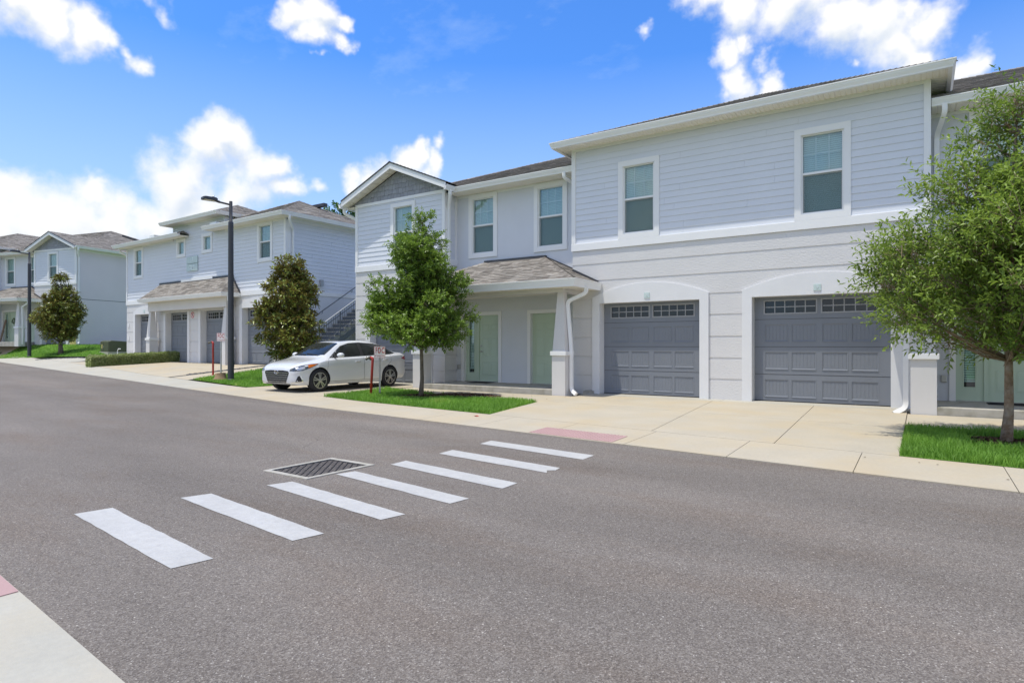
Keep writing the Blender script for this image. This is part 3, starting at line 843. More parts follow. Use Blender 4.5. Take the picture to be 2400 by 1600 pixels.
def garage_door(root, F, a, b, z1=2.44, rec=.24, cols=4, z0=0.0, glazed=True):
    """sectional door: four rows, bead-board panels and two small glazed lights"""
    sec = [z0, z0 + .64 * z1 / 2.44, z0 + 1.28 * z1 / 2.44, z0 + 1.92 * z1 / 2.44, z1]
    W = b - a; sx = W / 2.70
    mg, pw, gp = .23 * sx, .49 * sx, .075 * sx
    xs = [a + mg, a + mg + pw + gp, b - mg - 2 * pw - gp, b - mg - pw]
    holes = []
    for r in range(3):
        lo, hi = sec[r] + .125, sec[r + 1] - .125
        for x in xs: holes.append((x, x + pw, lo, hi))
    wl, wh = sec[3] + .145, sec[4] - .10
    wins = [(xs[0], xs[1] + pw, wl, wh), (xs[2], xs[3] + pw, wl, wh)]
    d = wall(root, F, a, b, z0, z1, holes + wins, 'garage', 'garage_door', rec, .02)
    mb = MB(F)
    for z in sec[1:4]: mb.box(a + .01, b - .01, rec - .003, rec + .012, z - .004, z + .004)
    mb.build('section_joint', 'black_plastic', d)
    for h in holes:
        p, q, lo, hi = h
        mb = MB(F); y = rec + .010
        # sloped lip round the field
        i = .022
        mb.add([(p, rec, lo), (q, rec, lo), (q, rec, hi), (p, rec, hi), (p + i, y, lo + i), (q - i, y, lo + i), (q - i, y, hi - i), (p + i, y, hi - i)],
               [(0, 1, 5, 4), (1, 2, 6, 5), (2, 3, 7, 6), (3, 0, 4, 7)])
        n = 6; bw = (q - p - 2 * i) / n
        for k in range(n):
            u = p + i + k * bw; v = u + bw
            mb.add([(u + .006, y - .002, lo + i), (v - .006, y - .002, lo + i), (v - .006, y - .002, hi - i), (u + .006, y - .002, hi - i)], [(0, 1, 2, 3)])
            mb.add([(v - .006, y - .002, lo + i), (v, y + .002, lo + i), (v, y + .002, hi - i), (v - .006, y - .002, hi - i)], [(0, 1, 2, 3)])
            mb.add([(u, y + .002, lo + i), (u + .006, y - .002, lo + i), (u + .006, y - .002, hi - i), (u, y + .002, hi - i)], [(0, 1, 2, 3)])
        # raised moulding round it
        ring(mb, p - .012, q + .012, lo - .012, hi + .012, .012, rec - .004, rec + .004)
        mb.box(p - .004, q + .004, rec - .011, rec + .002, lo - .014, lo - .002)
        mb.build('panel', 'garage', d)
    for p, q, lo, hi in wins:
        mb = MB(F); ring(mb, p - .03, q + .03, lo - .03, hi + .03, .03, rec - .012, rec + .02)
        f = mb.build('window_frame', 'garage_light', d)
        nc = 5; xw = (q - p) / nc; zm = (lo + hi) / 2
        for k in range(nc):
            for r in range(2):
                u, v = p + k * xw + .01, p + (k + 1) * xw - .01
                s, t = (lo + .006, zm - .01) if r == 0 else (zm + .01, hi - .006)
                mb = MB(F); mb.add([(u, rec + .01, s), (v, rec + .01, s), (v, rec + .01, t), (u, rec + .01, t)], [(0, 1, 2, 3)])
                mb.build('pane', 'glass_dark', d)
        mb = MB(F)
        for k in range(1, nc): mb.box(p + k * xw - .01, p + k * xw + .01, rec - .004, rec + .018, lo, hi)
        for k in range(nc): mb.box(p + k * xw + .01, p + (k + 1) * xw - .01, rec - .003, rec + .017, zm - .01, zm + .01)
        mb.build('muntin', 'garage_light', d)
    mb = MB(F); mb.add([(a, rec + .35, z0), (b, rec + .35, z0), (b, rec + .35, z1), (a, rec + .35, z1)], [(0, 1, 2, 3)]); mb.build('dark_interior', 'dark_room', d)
    mb = MB(F); mb.box(a, b, rec - .012, rec + .02, z0, z0 + .03); mb.build('weather_strip', 'black_plastic', d)
    return d

def surround(root, F, a, b, z1=2.44, w=.22, spring=.16, rise=.33, proud=.05, arch=True, plate=None):
    """trim round a garage opening, with a flat segmental arch"""
    n = 22
    top = [(b + w - (b - a + 2 * w) * k / n, z1 + spring + (rise * (1 - (2 * k / n - 1) ** 2) if arch else 0)) for k in range(n + 1)]
    mb = MB(F)
    # jambs
    mb.box(a - w, a, -proud, .26, 0, z1); mb.box(b, b + w, -proud, .26, 0, z1)
    poly = [(a - w, z1), (b + w, z1)] + top
    mb.prism(poly, -proud, .26, 'y')
    s = mb.build('door_surround', 'trim_soft', root)
    if plate:
        x = (a + b) / 2
        mb = MB(F); mb.box(x - .075, x + .075, -proud - .014, -proud, z1 + .085, z1 + .225); p = mb.build('number_plate', 'plaque_green', s)
        P = F(x, -proud - .016, z1 + .155)
        text('lettering', plate, .11, 'plaque_letter', s, P, depth=.003)
    return s

def gutter(root, pts, name='gutter', size=.125, h=.15, caps=True):
    """K-style gutter along a polyline at its top outer edge; the outside lies to the right of the direction of travel"""
    prof = [(0, 0), (0, -.02), (-.012, -.03), (-.02, -.06), (-.05, -h * .8), (-.055, -h), (-size, -h), (-size, -.01), (-size + .006, -.01), (-size + .006, -h + .01), (-.06, -h + .01), (-.012, -.012), (-.012, 0)]
    pts = [Vector(p) for p in pts]; mb = MB(); P = []; n = len(prof)
    for i, p in enumerate(pts):
        ds = []
        if i > 0: ds.append((pts[i] - pts[i - 1]).normalized())
        if i < len(pts) - 1: ds.append((pts[i + 1] - pts[i]).normalized())
        nr = [Vector((d.y, -d.x, 0)) for d in ds]
        o = sum(nr, Vector()).normalized(); k = 1 / max(.3, o.dot(nr[0]))
        for u, z in prof: P.append(tuple(p + o * (u * k) + Vector((0, 0, z))))
    fs = []
    for i in range(len(pts) - 1):
        for k in range(n): fs.append((i * n + k, (i + 1) * n + k, (i + 1) * n + (k + 1) % n, i * n + (k + 1) % n))
    if caps: fs += [tuple(range(n)), tuple((len(pts) - 1) * n + k for k in range(n))[::-1]]
    mb.add(P, fs)
    return mb.build(name, 'gutter', root)

def downspout(root, pts, rect=(.045, .032), straps=()):
    # round the bends
    P = [Vector(p) for p in pts]; Q = [P[0]]
    for i in range(1, len(P) - 1):
        a, b, c = P[i - 1], P[i], P[i + 1]
        r = min(.10, (b - a).length * .45, (c - b).length * .45)
        p, q = b + (a - b).normalized() * r, b + (c - b).normalized() * r
        for t in (0, .25, .5, .75, 1): Q.append(p.lerp(b, t).lerp(b.lerp(q, t), t))
    Q.append(P[-1])
    mb = MB(); mb.tube(Q, 0, 4, rect=rect)
    o = mb.build('downspout', 'gutter', root)
    return o

def soffit(root, x0, x1, y0, y1, z, panel=.305, along='x', name='soffit'):
    """vented soffit: one grooved panel per 12 inches"""
    mb = MB(); mb.box(x0, x1, y0, y1, z + .012, z + .03); base = mb.build(name, 'soffit', root)
    L = (x1 - x0) if along == 'x' else (y1 - y0)
    n = max(1, round(L / panel)); w = L / n
    for k in range(n):
        mb = MB()
        for r in range(3):
            u0 = k * w + r * w / 3 + .008; u1 = k * w + (r + 1) * w / 3 - .008
            if along == 'x': mb.frustum((x0 + u0 + .008, x0 + u1 - .008, y0, y1, z), (x0 + u0, x0 + u1, y0, y1, z + .012))
            else: mb.frustum((x0, x1, y0 + u0 + .008, y0 + u1 - .008, z), (x0, x1, y0 + u0, y0 + u1, z + .012))
        mb.build('soffit_panel', 'soffit', base)
    return base

def fascia(root, x0, x1, y0, y1, z0, z1): 
    mb = MB(); mb.box(x0, x1, y0, y1, z0, z1); return mb.build('fascia', 'trim', root)

def shingles(root, poly, parts=False, exp=.14, base=None, name='roof', seed=3, wmin=.20, wmax=.40, lift=.016):
    """poly: roof plane corners, counter-clockwise seen from above, first edge = eave. parts: every shingle an object."""
    rr = random.Random(seed)
    P = [Vector(p) for p in poly]
    u = (P[1] - P[0]).normalized(); n = (P[1] - P[0]).cross(P[-1] - P[0]).normalized(); w = n.cross(u)
    Q = [((p - P[0]).dot(u), (p - P[0]).dot(w)) for p in P]
    top = max(q[1] for q in Q)
    def rng_at(b):
        xs = []
        for (a0, b0), (a1, b1) in zip(Q, Q[1:] + Q[:1]):
            if abs(b1 - b0) < 1e-6:
                if abs(b - b0) < 1e-4: xs += [a0, a1]
                continue
            t = (b - b0) / (b1 - b0)
            if -1e-6 <= t <= 1 + 1e-6: xs.append(a0 + t * (a1 - a0))
        return (min(xs), max(xs)) if xs else None
    if base is None:
        mb = MB(); mb.add([tuple(p) for p in P], [tuple(range(len(P)))]); base = mb.build(name, 'shingle', root)
    big = MB()
    nrow = int(math.ceil(top / exp - .05))
    to3 = lambda a, b, h: tuple(P[0] + u * a + w * b + n * h)
    for k in range(nrow):
        b0 = max(.002, k * exp); b1 = min(top - .002, (k + 1) * exp + .02)
        if b1 - b0 < .03: continue
        r0, r1 = rng_at(b0), rng_at(b1)
        if not r0 or not r1: continue
        a = min(r0[0], r1[0]) - rr.uniform(0, .3)
        end = max(r0[1], r1[1])
        while a < end:
            ww = rr.uniform(wmin, wmax); h = lift * rr.choice((.55, .75, 1, 1.15))
            c = lambda x, r: min(max(x, r[0]), r[1])
            lo = (c(a + .002, r0), c(a + ww - .002, r0)); hi = (c(a + .002, r1), c(a + ww - .002, r1))
            a += ww
            if lo[1] - lo[0] < .01 and hi[1] - hi[0] < .01: continue
            V = [to3(lo[0], b0, h), to3(lo[1], b0, h), to3(hi[1], b1, .003), to3(hi[0], b1, .003), to3(lo[0], b0, .0), to3(lo[1], b0, .0), to3(hi[1], b1, 0), to3(hi[0], b1, 0)]
            fs = [(0, 1, 2, 3), (4, 5, 1, 0), (5, 6, 2, 1), (7, 4, 0, 3)]
            if parts:
                m1 = MB(); m1.add(V, fs, rr.random()); m1.build('shingle', 'shingle', base)
            else: big.add(V, fs, rr.random())
    if not parts and big.v: stuff(big.build('shingle_field', 'shingle', base))
    return base
def ridge_caps(root, a, b, name='ridge_cap'):
    a, b = Vector(a), Vector(b); d = (b - a); L = d.length; d.normalize()
    s = d.cross(Vector((0, 0, 1))).normalized()
    n = max(1, int(L / .17)); mb = MB()
    for k in range(n):
        p = a + d * (L * k / n); q = a + d * (L * (k + 1.25) / n) if k < n - 1 else b
        h0, h1 = .035, .02; dn = Vector((0, 0, -.045))
        mb.add([tuple(p + Vector((0, 0, h0))), tuple(p + s * .13 + dn + Vector((0, 0, .012))), tuple(q + s * .13 + dn), tuple(q + Vector((0, 0, h1))), tuple(q - s * .13 + dn), tuple(p - s * .13 + dn + Vector((0, 0, .012)))],
               [(0, 1, 2, 3), (0, 3, 4, 5)])
    return mb.build(name, 'shingle', root)
def box_part(root, name, m, *b, F=None, bevel=0):
    mb = MB(F); mb.box(*b); return mb.build(name, m, root, bevel=bevel)

def pillar(root, x0, x1, y0, y1, ztop, zcap=1.05, zbase=-.14, taper=.11):
    mb = MB(); mb.box(x0 + .012, x1 - .012, y0 + .012, y1 - .012, zbase, zcap)
    xm, ym = (x0 + x1) / 2, (y0 + y1) / 2; w = (x1 - x0) / 2 - .012
    mb.frustum((x0 + .025, x1 - .025, y0 + .025, y1 - .025, zcap + .11), (xm - w + taper, xm + w - taper, ym - w + taper, ym + w - taper, ztop))
    p = mb.build('pillar', 'smooth_wall', root)
    mb = MB(); mb.box(x0 - .025, x1 + .025, y0 - .025, y1 + .025, zcap, zcap + .11); mb.build('cap', 'trim', p, bevel=.006)
    return p

def panel_door(root, F, a, b, z0, z1, d, knob='left'):
    """six-panel door leaf"""
    W = b - a; Hh = z1 - z0
    mb = MB(F); mb.add([(a, d, z0), (b, d, z0), (b, d, z1), (a, d, z1)], [(0, 1, 2, 3)]); mb.box(a, b, d + .001, d + .04, z0, z1)
    o = mb.build('door', 'door_green', root)
    for r, (lo, hi) in enumerate(((.09, .30), (.38, .66), (.76, .87))):
        for k in range(2):
            p = a + W * (.14 if k == 0 else .54); q = p + W * .32
            zl, zh = z0 + Hh * lo, z0 + Hh * hi
            mb = MB(F); i = .03
            ring(mb, p, q, zl, zh, .012, d - .006, d - .0005)
            mb.add([(p + .012, d - .001, zl + .012), (q - .012, d - .001, zl + .012), (q - .012, d - .001, zh - .012), (p + .012, d - .001, zh - .012),
                    (p + i + .012, d - .007, zl + i + .012), (q - i - .012, d - .007, zl + i + .012), (q - i - .012, d - .007, zh - i - .012), (p + i + .012, d - .007, zh - i - .012)],
                   [(0, 1, 5, 4), (1, 2, 6, 5), (2, 3, 7, 6), (3, 0, 4, 7), (4, 5, 6, 7)])
            mb.build('panel', 'door_green', o)
    x = a + .07 if knob == 'left' else b - .07
    mb = MB(F)
    mb.lathe([(.028, -.0), (.028, -.012), (.012, -.02), (.012, -.05)], 12, (x, d - .002, z0 + .95), 'y')
    mb.tube([(x, d - .05, z0 + .95), (x + (.11 if knob == 'left' else -.11), d - .055, z0 + .955)], .009, 8)
    mb.build('handle', 'steel', o)
    mb = MB(F); mb.lathe([(.03, 0), (.03, -.014), (.012, -.018), (.012, -.022)], 12, (x, d - .002, z0 + 1.12), 'y'); mb.build('deadbolt', 'steel', o)
    mb = MB(F); mb.lathe([(.009, 0), (.009, -.006)], 8, (a + W / 2, d - .002, z0 + 1.52), 'y'); mb.build('peephole', 'brass', o)
    return o
def door_casing(root, F, a, b, z0, z1, w=.11, proud=.035, dep=.12):
    mb = MB(F)
    mb.box(a - w, a, -proud, dep, z0, z1); mb.box(b, b + w, -proud, dep, z0, z1); mb.box(a - w, b + w, -proud, dep, z1, z1 + w)
    return mb.build('door_casing', 'trim', root)
def sidelight(root, F, a, b, z0, z1, d):
    g0, g1, h0, h1 = a + (b - a) * .30, b - (b - a) * .30, z0 + .28, z1 - .16
    w = wall(root, F, a, b, z0, z1, [(g0, g1, h0, h1)], 'door_green', 'sidelight', d, .04)
    mb = MB(F); ring(mb, g0 - .02, g1 + .02, h0 - .02, h1 + .02, .02, d - .012, d + .03); mb.build('frame', 'door_green', w)
    mb = MB(F); mb.add([(g0, d + .015, h0), (g1, d + .015, h0), (g1, d + .015, h1), (g0, d + .015, h1)], [(0, 1, 2, 3)]); mb.build('pane', 'glass', w)
    mb = MB(F); z = h0 + .1
    while z < h1: mb.add([(g0, d + .03, z), (g1, d + .03, z), (g1, d + .042, z + .04), (g0, d + .042, z + .04)], [(0, 1, 2, 3)]); z += .05
    mb.build('blind', 'blind', w)
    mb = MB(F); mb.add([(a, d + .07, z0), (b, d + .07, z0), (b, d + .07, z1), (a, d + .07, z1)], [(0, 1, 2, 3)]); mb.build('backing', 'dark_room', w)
    return w

def shake_gable(root, F, x0, x1, z0, apex, d=0.0):
    """staggered shake shingles filling a gable triangle; every shake is a piece"""
    xm = (x0 + x1) / 2; sl = (apex - z0) / ((x1 - x0) / 2)
    mb = MB(F); mb.add([(x0, d + .012, z0), (x1, d + .012, z0), (xm, d + .012, apex)], [(0, 1, 2)]); base = mb.build('gable_wall', 'shake', root)
    z = z0; row = 0
    while z < apex - .06:
        h = .165; hw0 = (apex - z) / sl; x = xm - hw0 - random.uniform(0, .1)
        while x < xm + hw0:
            w = random.uniform(.11, .2); lo = z + random.uniform(-.012, .02); hi = min(z + h + .01, apex)
            e = lambda zz: (apex - zz) / sl
            c = lambda q, zz: min(max(q, xm - max(e(zz), 0)), xm + max(e(zz), 0))
            a, b = x + .003, x + w - .003
            pts = [(c(a, lo), lo), (c(b, lo), lo), (c(b, hi), hi), (c(a, hi), hi)]
            x += w
            if pts[1][0] - pts[0][0] < .02: continue
            f = random.uniform(.012, .02)
            m1 = MB(F)
            m1.add([(p[0], d - f if k < 2 else d, p[1]) for k, p in enumerate(pts)] + [(p[0], d + .012, p[1]) for p in pts], [(0, 1, 2, 3), (4, 5, 1, 0), (5, 6, 2, 1), (7, 4, 0, 3)])
            m1.build('shake', 'shake', base)
        z += h; row += 1
    return base
# ------------------------------------------------------------------ buildings
def porch(root, x0, x1, parts, ymain=0.0, ywall=.6, wall_l=None, wall_r=None, slab=None, pil=None, seed=5):
    """hipped shingle roof over an entry: x0..x1 eave corners, ridge against the wall at ywall; wall_l / wall_r: the flanking fronts it dies into"""
    ye, ze, run = -1.5, 2.99, 2.1
    zr = ze + .95; xl, xr = x0 + run, x1 - run
    sl = .95 / run
    f = [(x0, ye, ze), (x1, ye, ze), (xr, ywall, zr), (xl, ywall, zr)]
    base = shingles(root, f, parts, .15, seed=seed, wmin=.24, wmax=.46, name='porch_roof')
    zz = ze + (x1 - wall_r) * sl
    shingles(root, [(x1, ye, ze), (x1, ymain, ze), (wall_r, ymain, zz), (wall_r, ywall, zz), (xr, ywall, zr)], parts, .15, base=None, seed=seed + 1, wmin=.24, wmax=.46, name='porch_roof')
    zz2 = ze + (wall_l - x0) * sl
    shingles(root, [(x0, ymain, ze), (x0, ye, ze), (xl, ywall, zr), (wall_l, ywall, zz2), (wall_l, ymain, zz2)], False, .15, base=None, seed=seed + 2, name='porch_roof')
    ridge_caps(root, (x1, ye, ze), (xr, ywall, zr)); ridge_caps(root, (x0, ye, ze), (xl, ywall, zr))
    mb = MB(); mb.box(xl - .1, xr + .1, ywall - .10, ywall - .004, zr - .045, zr + .035)
    for a, b in (((xr, ywall - .03, zr), (wall_r, ywall - .03, zz)), ((wall_r - .0 + .02, ymain - .03, zz + .02), (x1 - .05, ymain - .03, ze + .03))):
        mb.tube([a, b], 0, 4, rect=(.03, .04))
    mb.build('flashing', 'flashing', root)
    gutter(root, [(x0 - .08, ymain - .005, ze), (x0 - .08, ye - .08, ze), (x1 + .08, ye - .08, ze), (x1 + .08, ymain - .005, ze)], h=.20)
    mb = MB(); mb.prism([(x0 + .04, ye + .04), (x1 - .04, ye + .04), (x1 - .04, ymain - .005), (wall_r, ymain - .005), (wall_r, ywall), (wall_l, ywall), (wall_l, ymain - .005), (x0 + .04, ymain - .005)], 2.80, 2.82, 'z')
    mb.build('porch_ceiling', 'soffit', root)
    (a0, a1), (b0, b1) = pil
    mb = MB(); mb.box(a0 + .1, b1 - .1, -1.10, -.78, 2.70, 2.798)
    mb.box(a0 + .1, a0 + .34, -.779, ymain - .002, 2.70, 2.798); mb.box(b1 - .34, b1 - .1, -.779, ymain - .002, 2.70, 2.798)
    mb.build('beam', 'smooth_wall', root)
    for p, q in pil: pillar(root, p, q, -1.15, -.73, 2.70)
    s0, s1 = slab
    mb = MB(); mb.box(s0, s1, -1.13, ywall + .15, -.14, .16); mb.build('porch_slab', 'slab_stained', root, bevel=.012)

def gable_roof(root, x0, x1, y0, y1, ze, parts=False):
    """front gable: roof planes, rake boards, sloped soffit"""
    xm = (x0 + x1) / 2; za = ze + (x1 - x0) / 2 * .415
    shingles(root, [(x1, y0, ze), (x1, y1, ze), (xm, y1, za), (xm, y0, za)], seed=9)
    shingles(root, [(x0, y1, ze), (x0, y0, ze), (xm, y0, za), (xm, y1, za)], seed=10)
    ridge_caps(root, (xm, y0, za), (xm, y1, za))
    for s in (-1, 1):
        xe = x0 if s < 0 else x1
        poly = [(xe, ze - .02), (xm, za - .02), (xm, za - .21), (xe, ze - .21)] if s < 0 else [(xm, za - .02), (xe, ze - .02), (xe, ze - .21), (xm, za - .21)]
        mb = MB(); mb.prism(poly, y0 + .02, y0 + .055, 'y'); mb.build('rake_board', 'trim', root)
        mb = MB(); poly2 = [(xe, ze + .018), (xm, za + .018), (xm, za - .018), (xe, ze - .018)]
        mb.prism(poly2, y0 - .005, y0 + .06, 'y'); mb.build('drip_edge', 'flashing', root)
        # soffit boards under the slope
        n = 8; base = None
        for k in range(n):
            t0, t1 = k / n + .004, (k + 1) / n - .004
            p = lambda t: (xe + (xm - xe) * t, ze + (za - ze) * t - .17)
            a, b = p(t0), p(t1)
            mb = MB(); mb.add([(a[0], y0 + .055, a[1]), (b[0], y0 + .055, b[1]), (b[0], .0, b[1]), (a[0], .0, a[1]), (a[0], y0 + .055, a[1] + .015), (b[0], y0 + .055, b[1] + .015), (b[0], 0, b[1] + .015), (a[0], 0, a[1] + .015)],
                               [(0, 1, 2, 3), (4, 5, 6, 7), (0, 1, 5, 4), (2, 3, 7, 6), (1, 2, 6, 5), (3, 0, 4, 7)])
            mb.build('soffit_board', 'soffit', root)
    return xm, za

def hip_front(root, x0, x1, y0, depth, ze, pitch, back=True, seed=20, clip_r=None):
    """roof with its front hip as a triangle and the ridge running back"""
    h = (x1 - x0) / 2; xm = (x0 + x1) / 2; za = ze + h * pitch; ya = y0 + h; y1 = y0 + depth
    shingles(root, [(x0, y0, ze), (x1, y0, ze), (xm, ya, za)], seed=seed)
    if depth > 2 * h + .3:
        shingles(root, [(x1, y0, ze), (x1, y1, ze), (xm, y1, za), (xm, ya, za)], seed=seed + 1)
        shingles(root, [(x0, y1, ze), (x0, y0, ze), (xm, ya, za), (xm, y1, za)], seed=seed + 2)
        ridge_caps(root, (xm, ya, za), (xm, y1, za))
    else:
        shingles(root, [(x1, y0, ze), (x1, y1, ze), (xm, ya, za)], seed=seed + 1)
        shingles(root, [(x0, y1, ze), (x0, y0, ze), (xm, ya, za)], seed=seed + 2)
        shingles(root, [(x1, y1, ze), (x0, y1, ze), (xm, ya, za)], seed=seed + 3)
    ridge_caps(root, (x0, y0, ze), (xm, ya, za)); ridge_caps(root, (x1, y0, ze), (xm, ya, za))

def front_block(root, x0, x1, doors, windows, plates=(None, None), top=6.70, planks=True):
    """projecting two-storey garage block under a hipped roof"""
    F = FR(0)
    stucco_bands(root, F, x0, x1, -.16, 3.90, [(a - .1, b + .1, -.16, 2.54) for a, b in doors])
    for (a, b), pl in zip(doors, plates):
        garage_door(root, F, a, b); surround(root, F, a, b, plate=pl)
    box_part(root, 'belt_trim', 'trim', x0 - .03, x1 + .03, -.035, .05, 3.90, 4.10, bevel=.006)
    hs = [whole(*w) for w in windows]
    if planks: siding(root, F, x0 + .1, x1 - .1, 4.10, top - .07, hs)
    else: wall(root, F, x0 + .1, x1 - .1, 4.1, top - .07, hs, 'siding', 'siding')
    for w in windows: window(root, F, *w)
    for a, b in ((x0 - .02, x0 + .10), (x1 - .10, x1 + .02)): box_part(root, 'corner_trim', 'trim', a, b, -.03, .10, 4.101, top - .071)
    box_part(root, 'frieze', 'trim', x0 - .02, x1 + .02, -.028, .06, top - .07, top + .01)
    soffit(root, x0 - .36, x1 + .36, -.50, -.001, top)
    e = .40
    soffit(root, x1 + .001, x1 + .36, 0, 1.2, top, along='y'); soffit(root, x0 - .36, x0 - .001, 0, 1.2, top, along='y')
    gutter(root, [(x0 - .42, 9, top + .12), (x0 - .42, -.60, top + .12), (x1 + .42, -.60, top + .12), (x1 + .42, 9, top + .12)])
    fascia(root, x0 - .36, x1 + .36, -.505, -.475, top - .005, top + .11)
    hip_front(root, x0 - .36, x1 + .36, -.53, 11, top + .12, .41)

def entry_wall(root, x0, x1, doors, windows, y=.6, m='stucco_grey'):
    F = FR(y)
    hs = [whole(*w) for w in windows]
    dh = []
    for d in doors: dh.append((d[0] - .02, d[1] + .02, .16, 2.29))
    wall(root, F, x0, x1, -.16, 6.2, hs + dh, m, 'entry_wall')
    for w in windows: window(root, F, *w)
    for d in doors:
        a, b, kind = d
        door_casing(root, F, a, b, .16, 2.27)
        mb = MB(F); mb.box(a, b, .02, .16, .14, .175); mb.build('threshold', 'steel', root)
        if kind == 'side':
            s = a + (b - a) * .345
            sidelight(root, F, a, s, .175, 2.27, .10)
            box_part(root, 'mullion', 'door_green', s, s + .07, .06, .14, .175, 2.27, F=F)
            panel_door(root, F, s + .07, b, .175, 2.27, .10)
        else: panel_door(root, F, a, b, .175, 2.27, .10, 'right')
    box_part(root, 'frieze', 'trim', x0, x1, y - .02, y + .03, 6.08, 6.15)

def right_townhouse():
    t = empty('townhouse', (0, 15, 0), 0, 'long pale grey townhouse nearest the street, two grey garage doors and green front doors', 'house', 'townhouse buildings along the street')
    # projecting block with the two garages
    front_block(t, -8.0, .17, [(-7.16, -4.48), (-3.26, -.50)], [(-6.63, -5.51, 4.10, 6.15), (-2.35, -1.23, 4.10, 6.15)], ('8', '9'))
    # side returns of that block
    siding(t, RT(.17), 0, .6, 4.1, 6.65, []); wall(t, RT(.17), 0, 10.5, -.16, 4.1, [], 'smooth_wall')
    wall(t, RT(.17), .6, 10.5, 4.1, 6.75, [], 'siding'); wall(t, LT(-8.0), -10.5, 0, -.16, 6.75, [], 'siding')
    # recessed entry on the left
    entry_wall(t, -12.6, -8.0, [(-12.28, -10.92, 'side'), (-9.74, -8.83, 'plain')], [(-12.09, -10.97, 4.10, 6.13), (-9.62, -8.49, 4.10, 6.13)])
    porch(t, -13.42, -7.18, True, wall_l=-12.6, wall_r=-8.0, slab=(-12.52, -8.0), pil=((-12.93, -12.50), (-8.02, -7.60)))
    soffit(t, -12.55, -8.02, .08, .599, 6.15)
    gutter(t, [(-12.16, -.43, 6.31), (-12.16, 0.0, 6.31), (-8.03, 0.0, 6.31)])
    # gabled block on the left
    F = FR(0)
    gx0, gx1 = -16.70, -12.60
    gd = (-15.95, -13.33)
    stucco_bands(t, F, gx0, gx1, -.16, 3.90, [(gd[0] - .1, gd[1] + .1, -.16, 2.54)])
    garage_door(t, F, *gd); surround(t, F, *gd, plate='7')
    box_part(t, 'belt_trim', 'trim', gx0 - .03, gx1 + .03, -.035, .05, 3.90, 4.10, bevel=.006)
    w = (-14.98, -13.86, 4.08, 6.12)
    siding(t, F, gx0 + .1, gx1 - .1, 4.10, 6.19, [whole(*w)]); window(t, F, *w)
    for a, b in ((gx0 - .02, gx0 + .10), (gx1 - .10, gx1 + .02)): box_part(t, 'corner_trim', 'trim', a, b, -.03, .10, 4.101, 6.189)
    box_part(t, 'frieze', 'trim', gx0 - .02, gx1 + .02, -.03, .05, 6.19, 6.29)
    shake_gable(t, F, gx0 - .2, gx1 + .2, 6.28, 7.18)
    gable_roof(t, -17.04, -12.26, -.42, 6, 6.41)
    siding(t, RT(gx1), .02, .6, 4.1, 6.2, []); stucco_bands(t, RT(gx1), 0.02, .6, -.16, 3.9, [])
    box_part(t, 'belt_trim', 'trim', 0.051, .6, -.03, .02, 3.90, 4.10, F=RT(gx1))
    box_part(t, 'corner_trim', 'trim', .50, .598, -.025, .02, 4.1, 6.15, F=RT(gx1))
    wall(t, LT(gx0), -12, 0, -.16, 6.5, [], 'siding')
    gutter(t, [(-17.16, 12, 6.31), (-17.16, -.43, 6.31)])
    soffit(t, -17.05, gx0, -.1, 3, 6.19, along='y')
    # recessed entry on the right
    entry_wall(t, .17, 8.2, [(.62, 1.98, 'side'), (3.2, 4.1, 'plain')], [(.84, 1.96, 4.10, 6.13), (3.3, 4.43, 4.10, 6.13)])
    porch(t, -.65, 5.6, False, wall_l=.17, wall_r=4.8, slab=(.26, 4.8), pil=((-.157, .28), (4.75, 5.18)), seed=40)
    soffit(t, .2, 8.2, .08, .599, 6.15)
    gutter(t, [(.20, 0, 6.31), (8.4, 0, 6.31)])
    stucco_bands(t, F, 4.8, 8.2, -.16, 3.90, []); wall(t, F, 4.8, 8.2, 3.9, 6.2, [], 'siding')
    wall(t, RT(8.2), 0, 12, -.16, 6.3, [], 'siding')
    # rear wall and the long hipped roof
    mb = MB(); mb.add([(8.2, 12, -.2), (-16.7, 12, -.2), (-16.7, 12, 6.3), (8.2, 12, 6.3)], [(0, 1, 2, 3)]); mb.build('rear_wall', 'siding', t)
    ze, za = 6.31, 8.75
    shingles(t, [(-17.08, 0, ze), (8.5, 0, ze), (8.5, 6.2, za), (-11.2, 6.2, za)], seed=50)
    shingles(t, [(-17.08, 12.4, ze), (-17.08, 0, ze), (-11.2, 6.2, za)], seed=51)
    mb = MB(); mb.add([(8.5, 12.4, ze), (-17.08, 12.4, ze), (-11.2, 6.2, za), (8.5, 6.2, za)], [(0, 1, 2, 3)]); mb.build('rear_roof', 'shingle', t)
    ridge_caps(t, (-17.08, 0, ze), (-11.2, 6.2, za)); ridge_caps(t, (-11.2, 6.2, za), (8.5, 6.2, za))
    # downspouts
    downspout(t, [(-7.13, -.90, 2.82), (-7.13, -.90, 2.66), (-7.66, -.92, 2.46), (-7.545, -.92, 1.20), (-7.545, -.92, .16), (-7.36, -1.02, .05)])
    downspout(t, [(-.70, -.90, 2.82), (-.70, -.90, 2.66), (-.13, -.92, 2.46), (-.225, -.92, 1.20), (-.225, -.92, .10), (-.42, -1.05, -.01)])
    downspout(t, [(-12.22, -.2, 6.18), (-12.22, -.2, 6.02), (-12.53, .12, 5.75), (-12.53, .12, 3.4)])
    downspout(t, [(-17.1, -.2, 6.18), (-17.1, -.2, 6.02), (-16.76, .1, 5.8), (-16.76, .1, .1)])
    downspout(t, [(.42, .05, 6.18), (.42, .05, 6.0), (.30, .54, 5.7), (.30, .54, 3.6)])
    downspout(t, [(-8.3, .06, 6.18), (-8.3, .06, 6.02), (-8.08, .5, 5.85), (-8.08, .5, 3.75)])
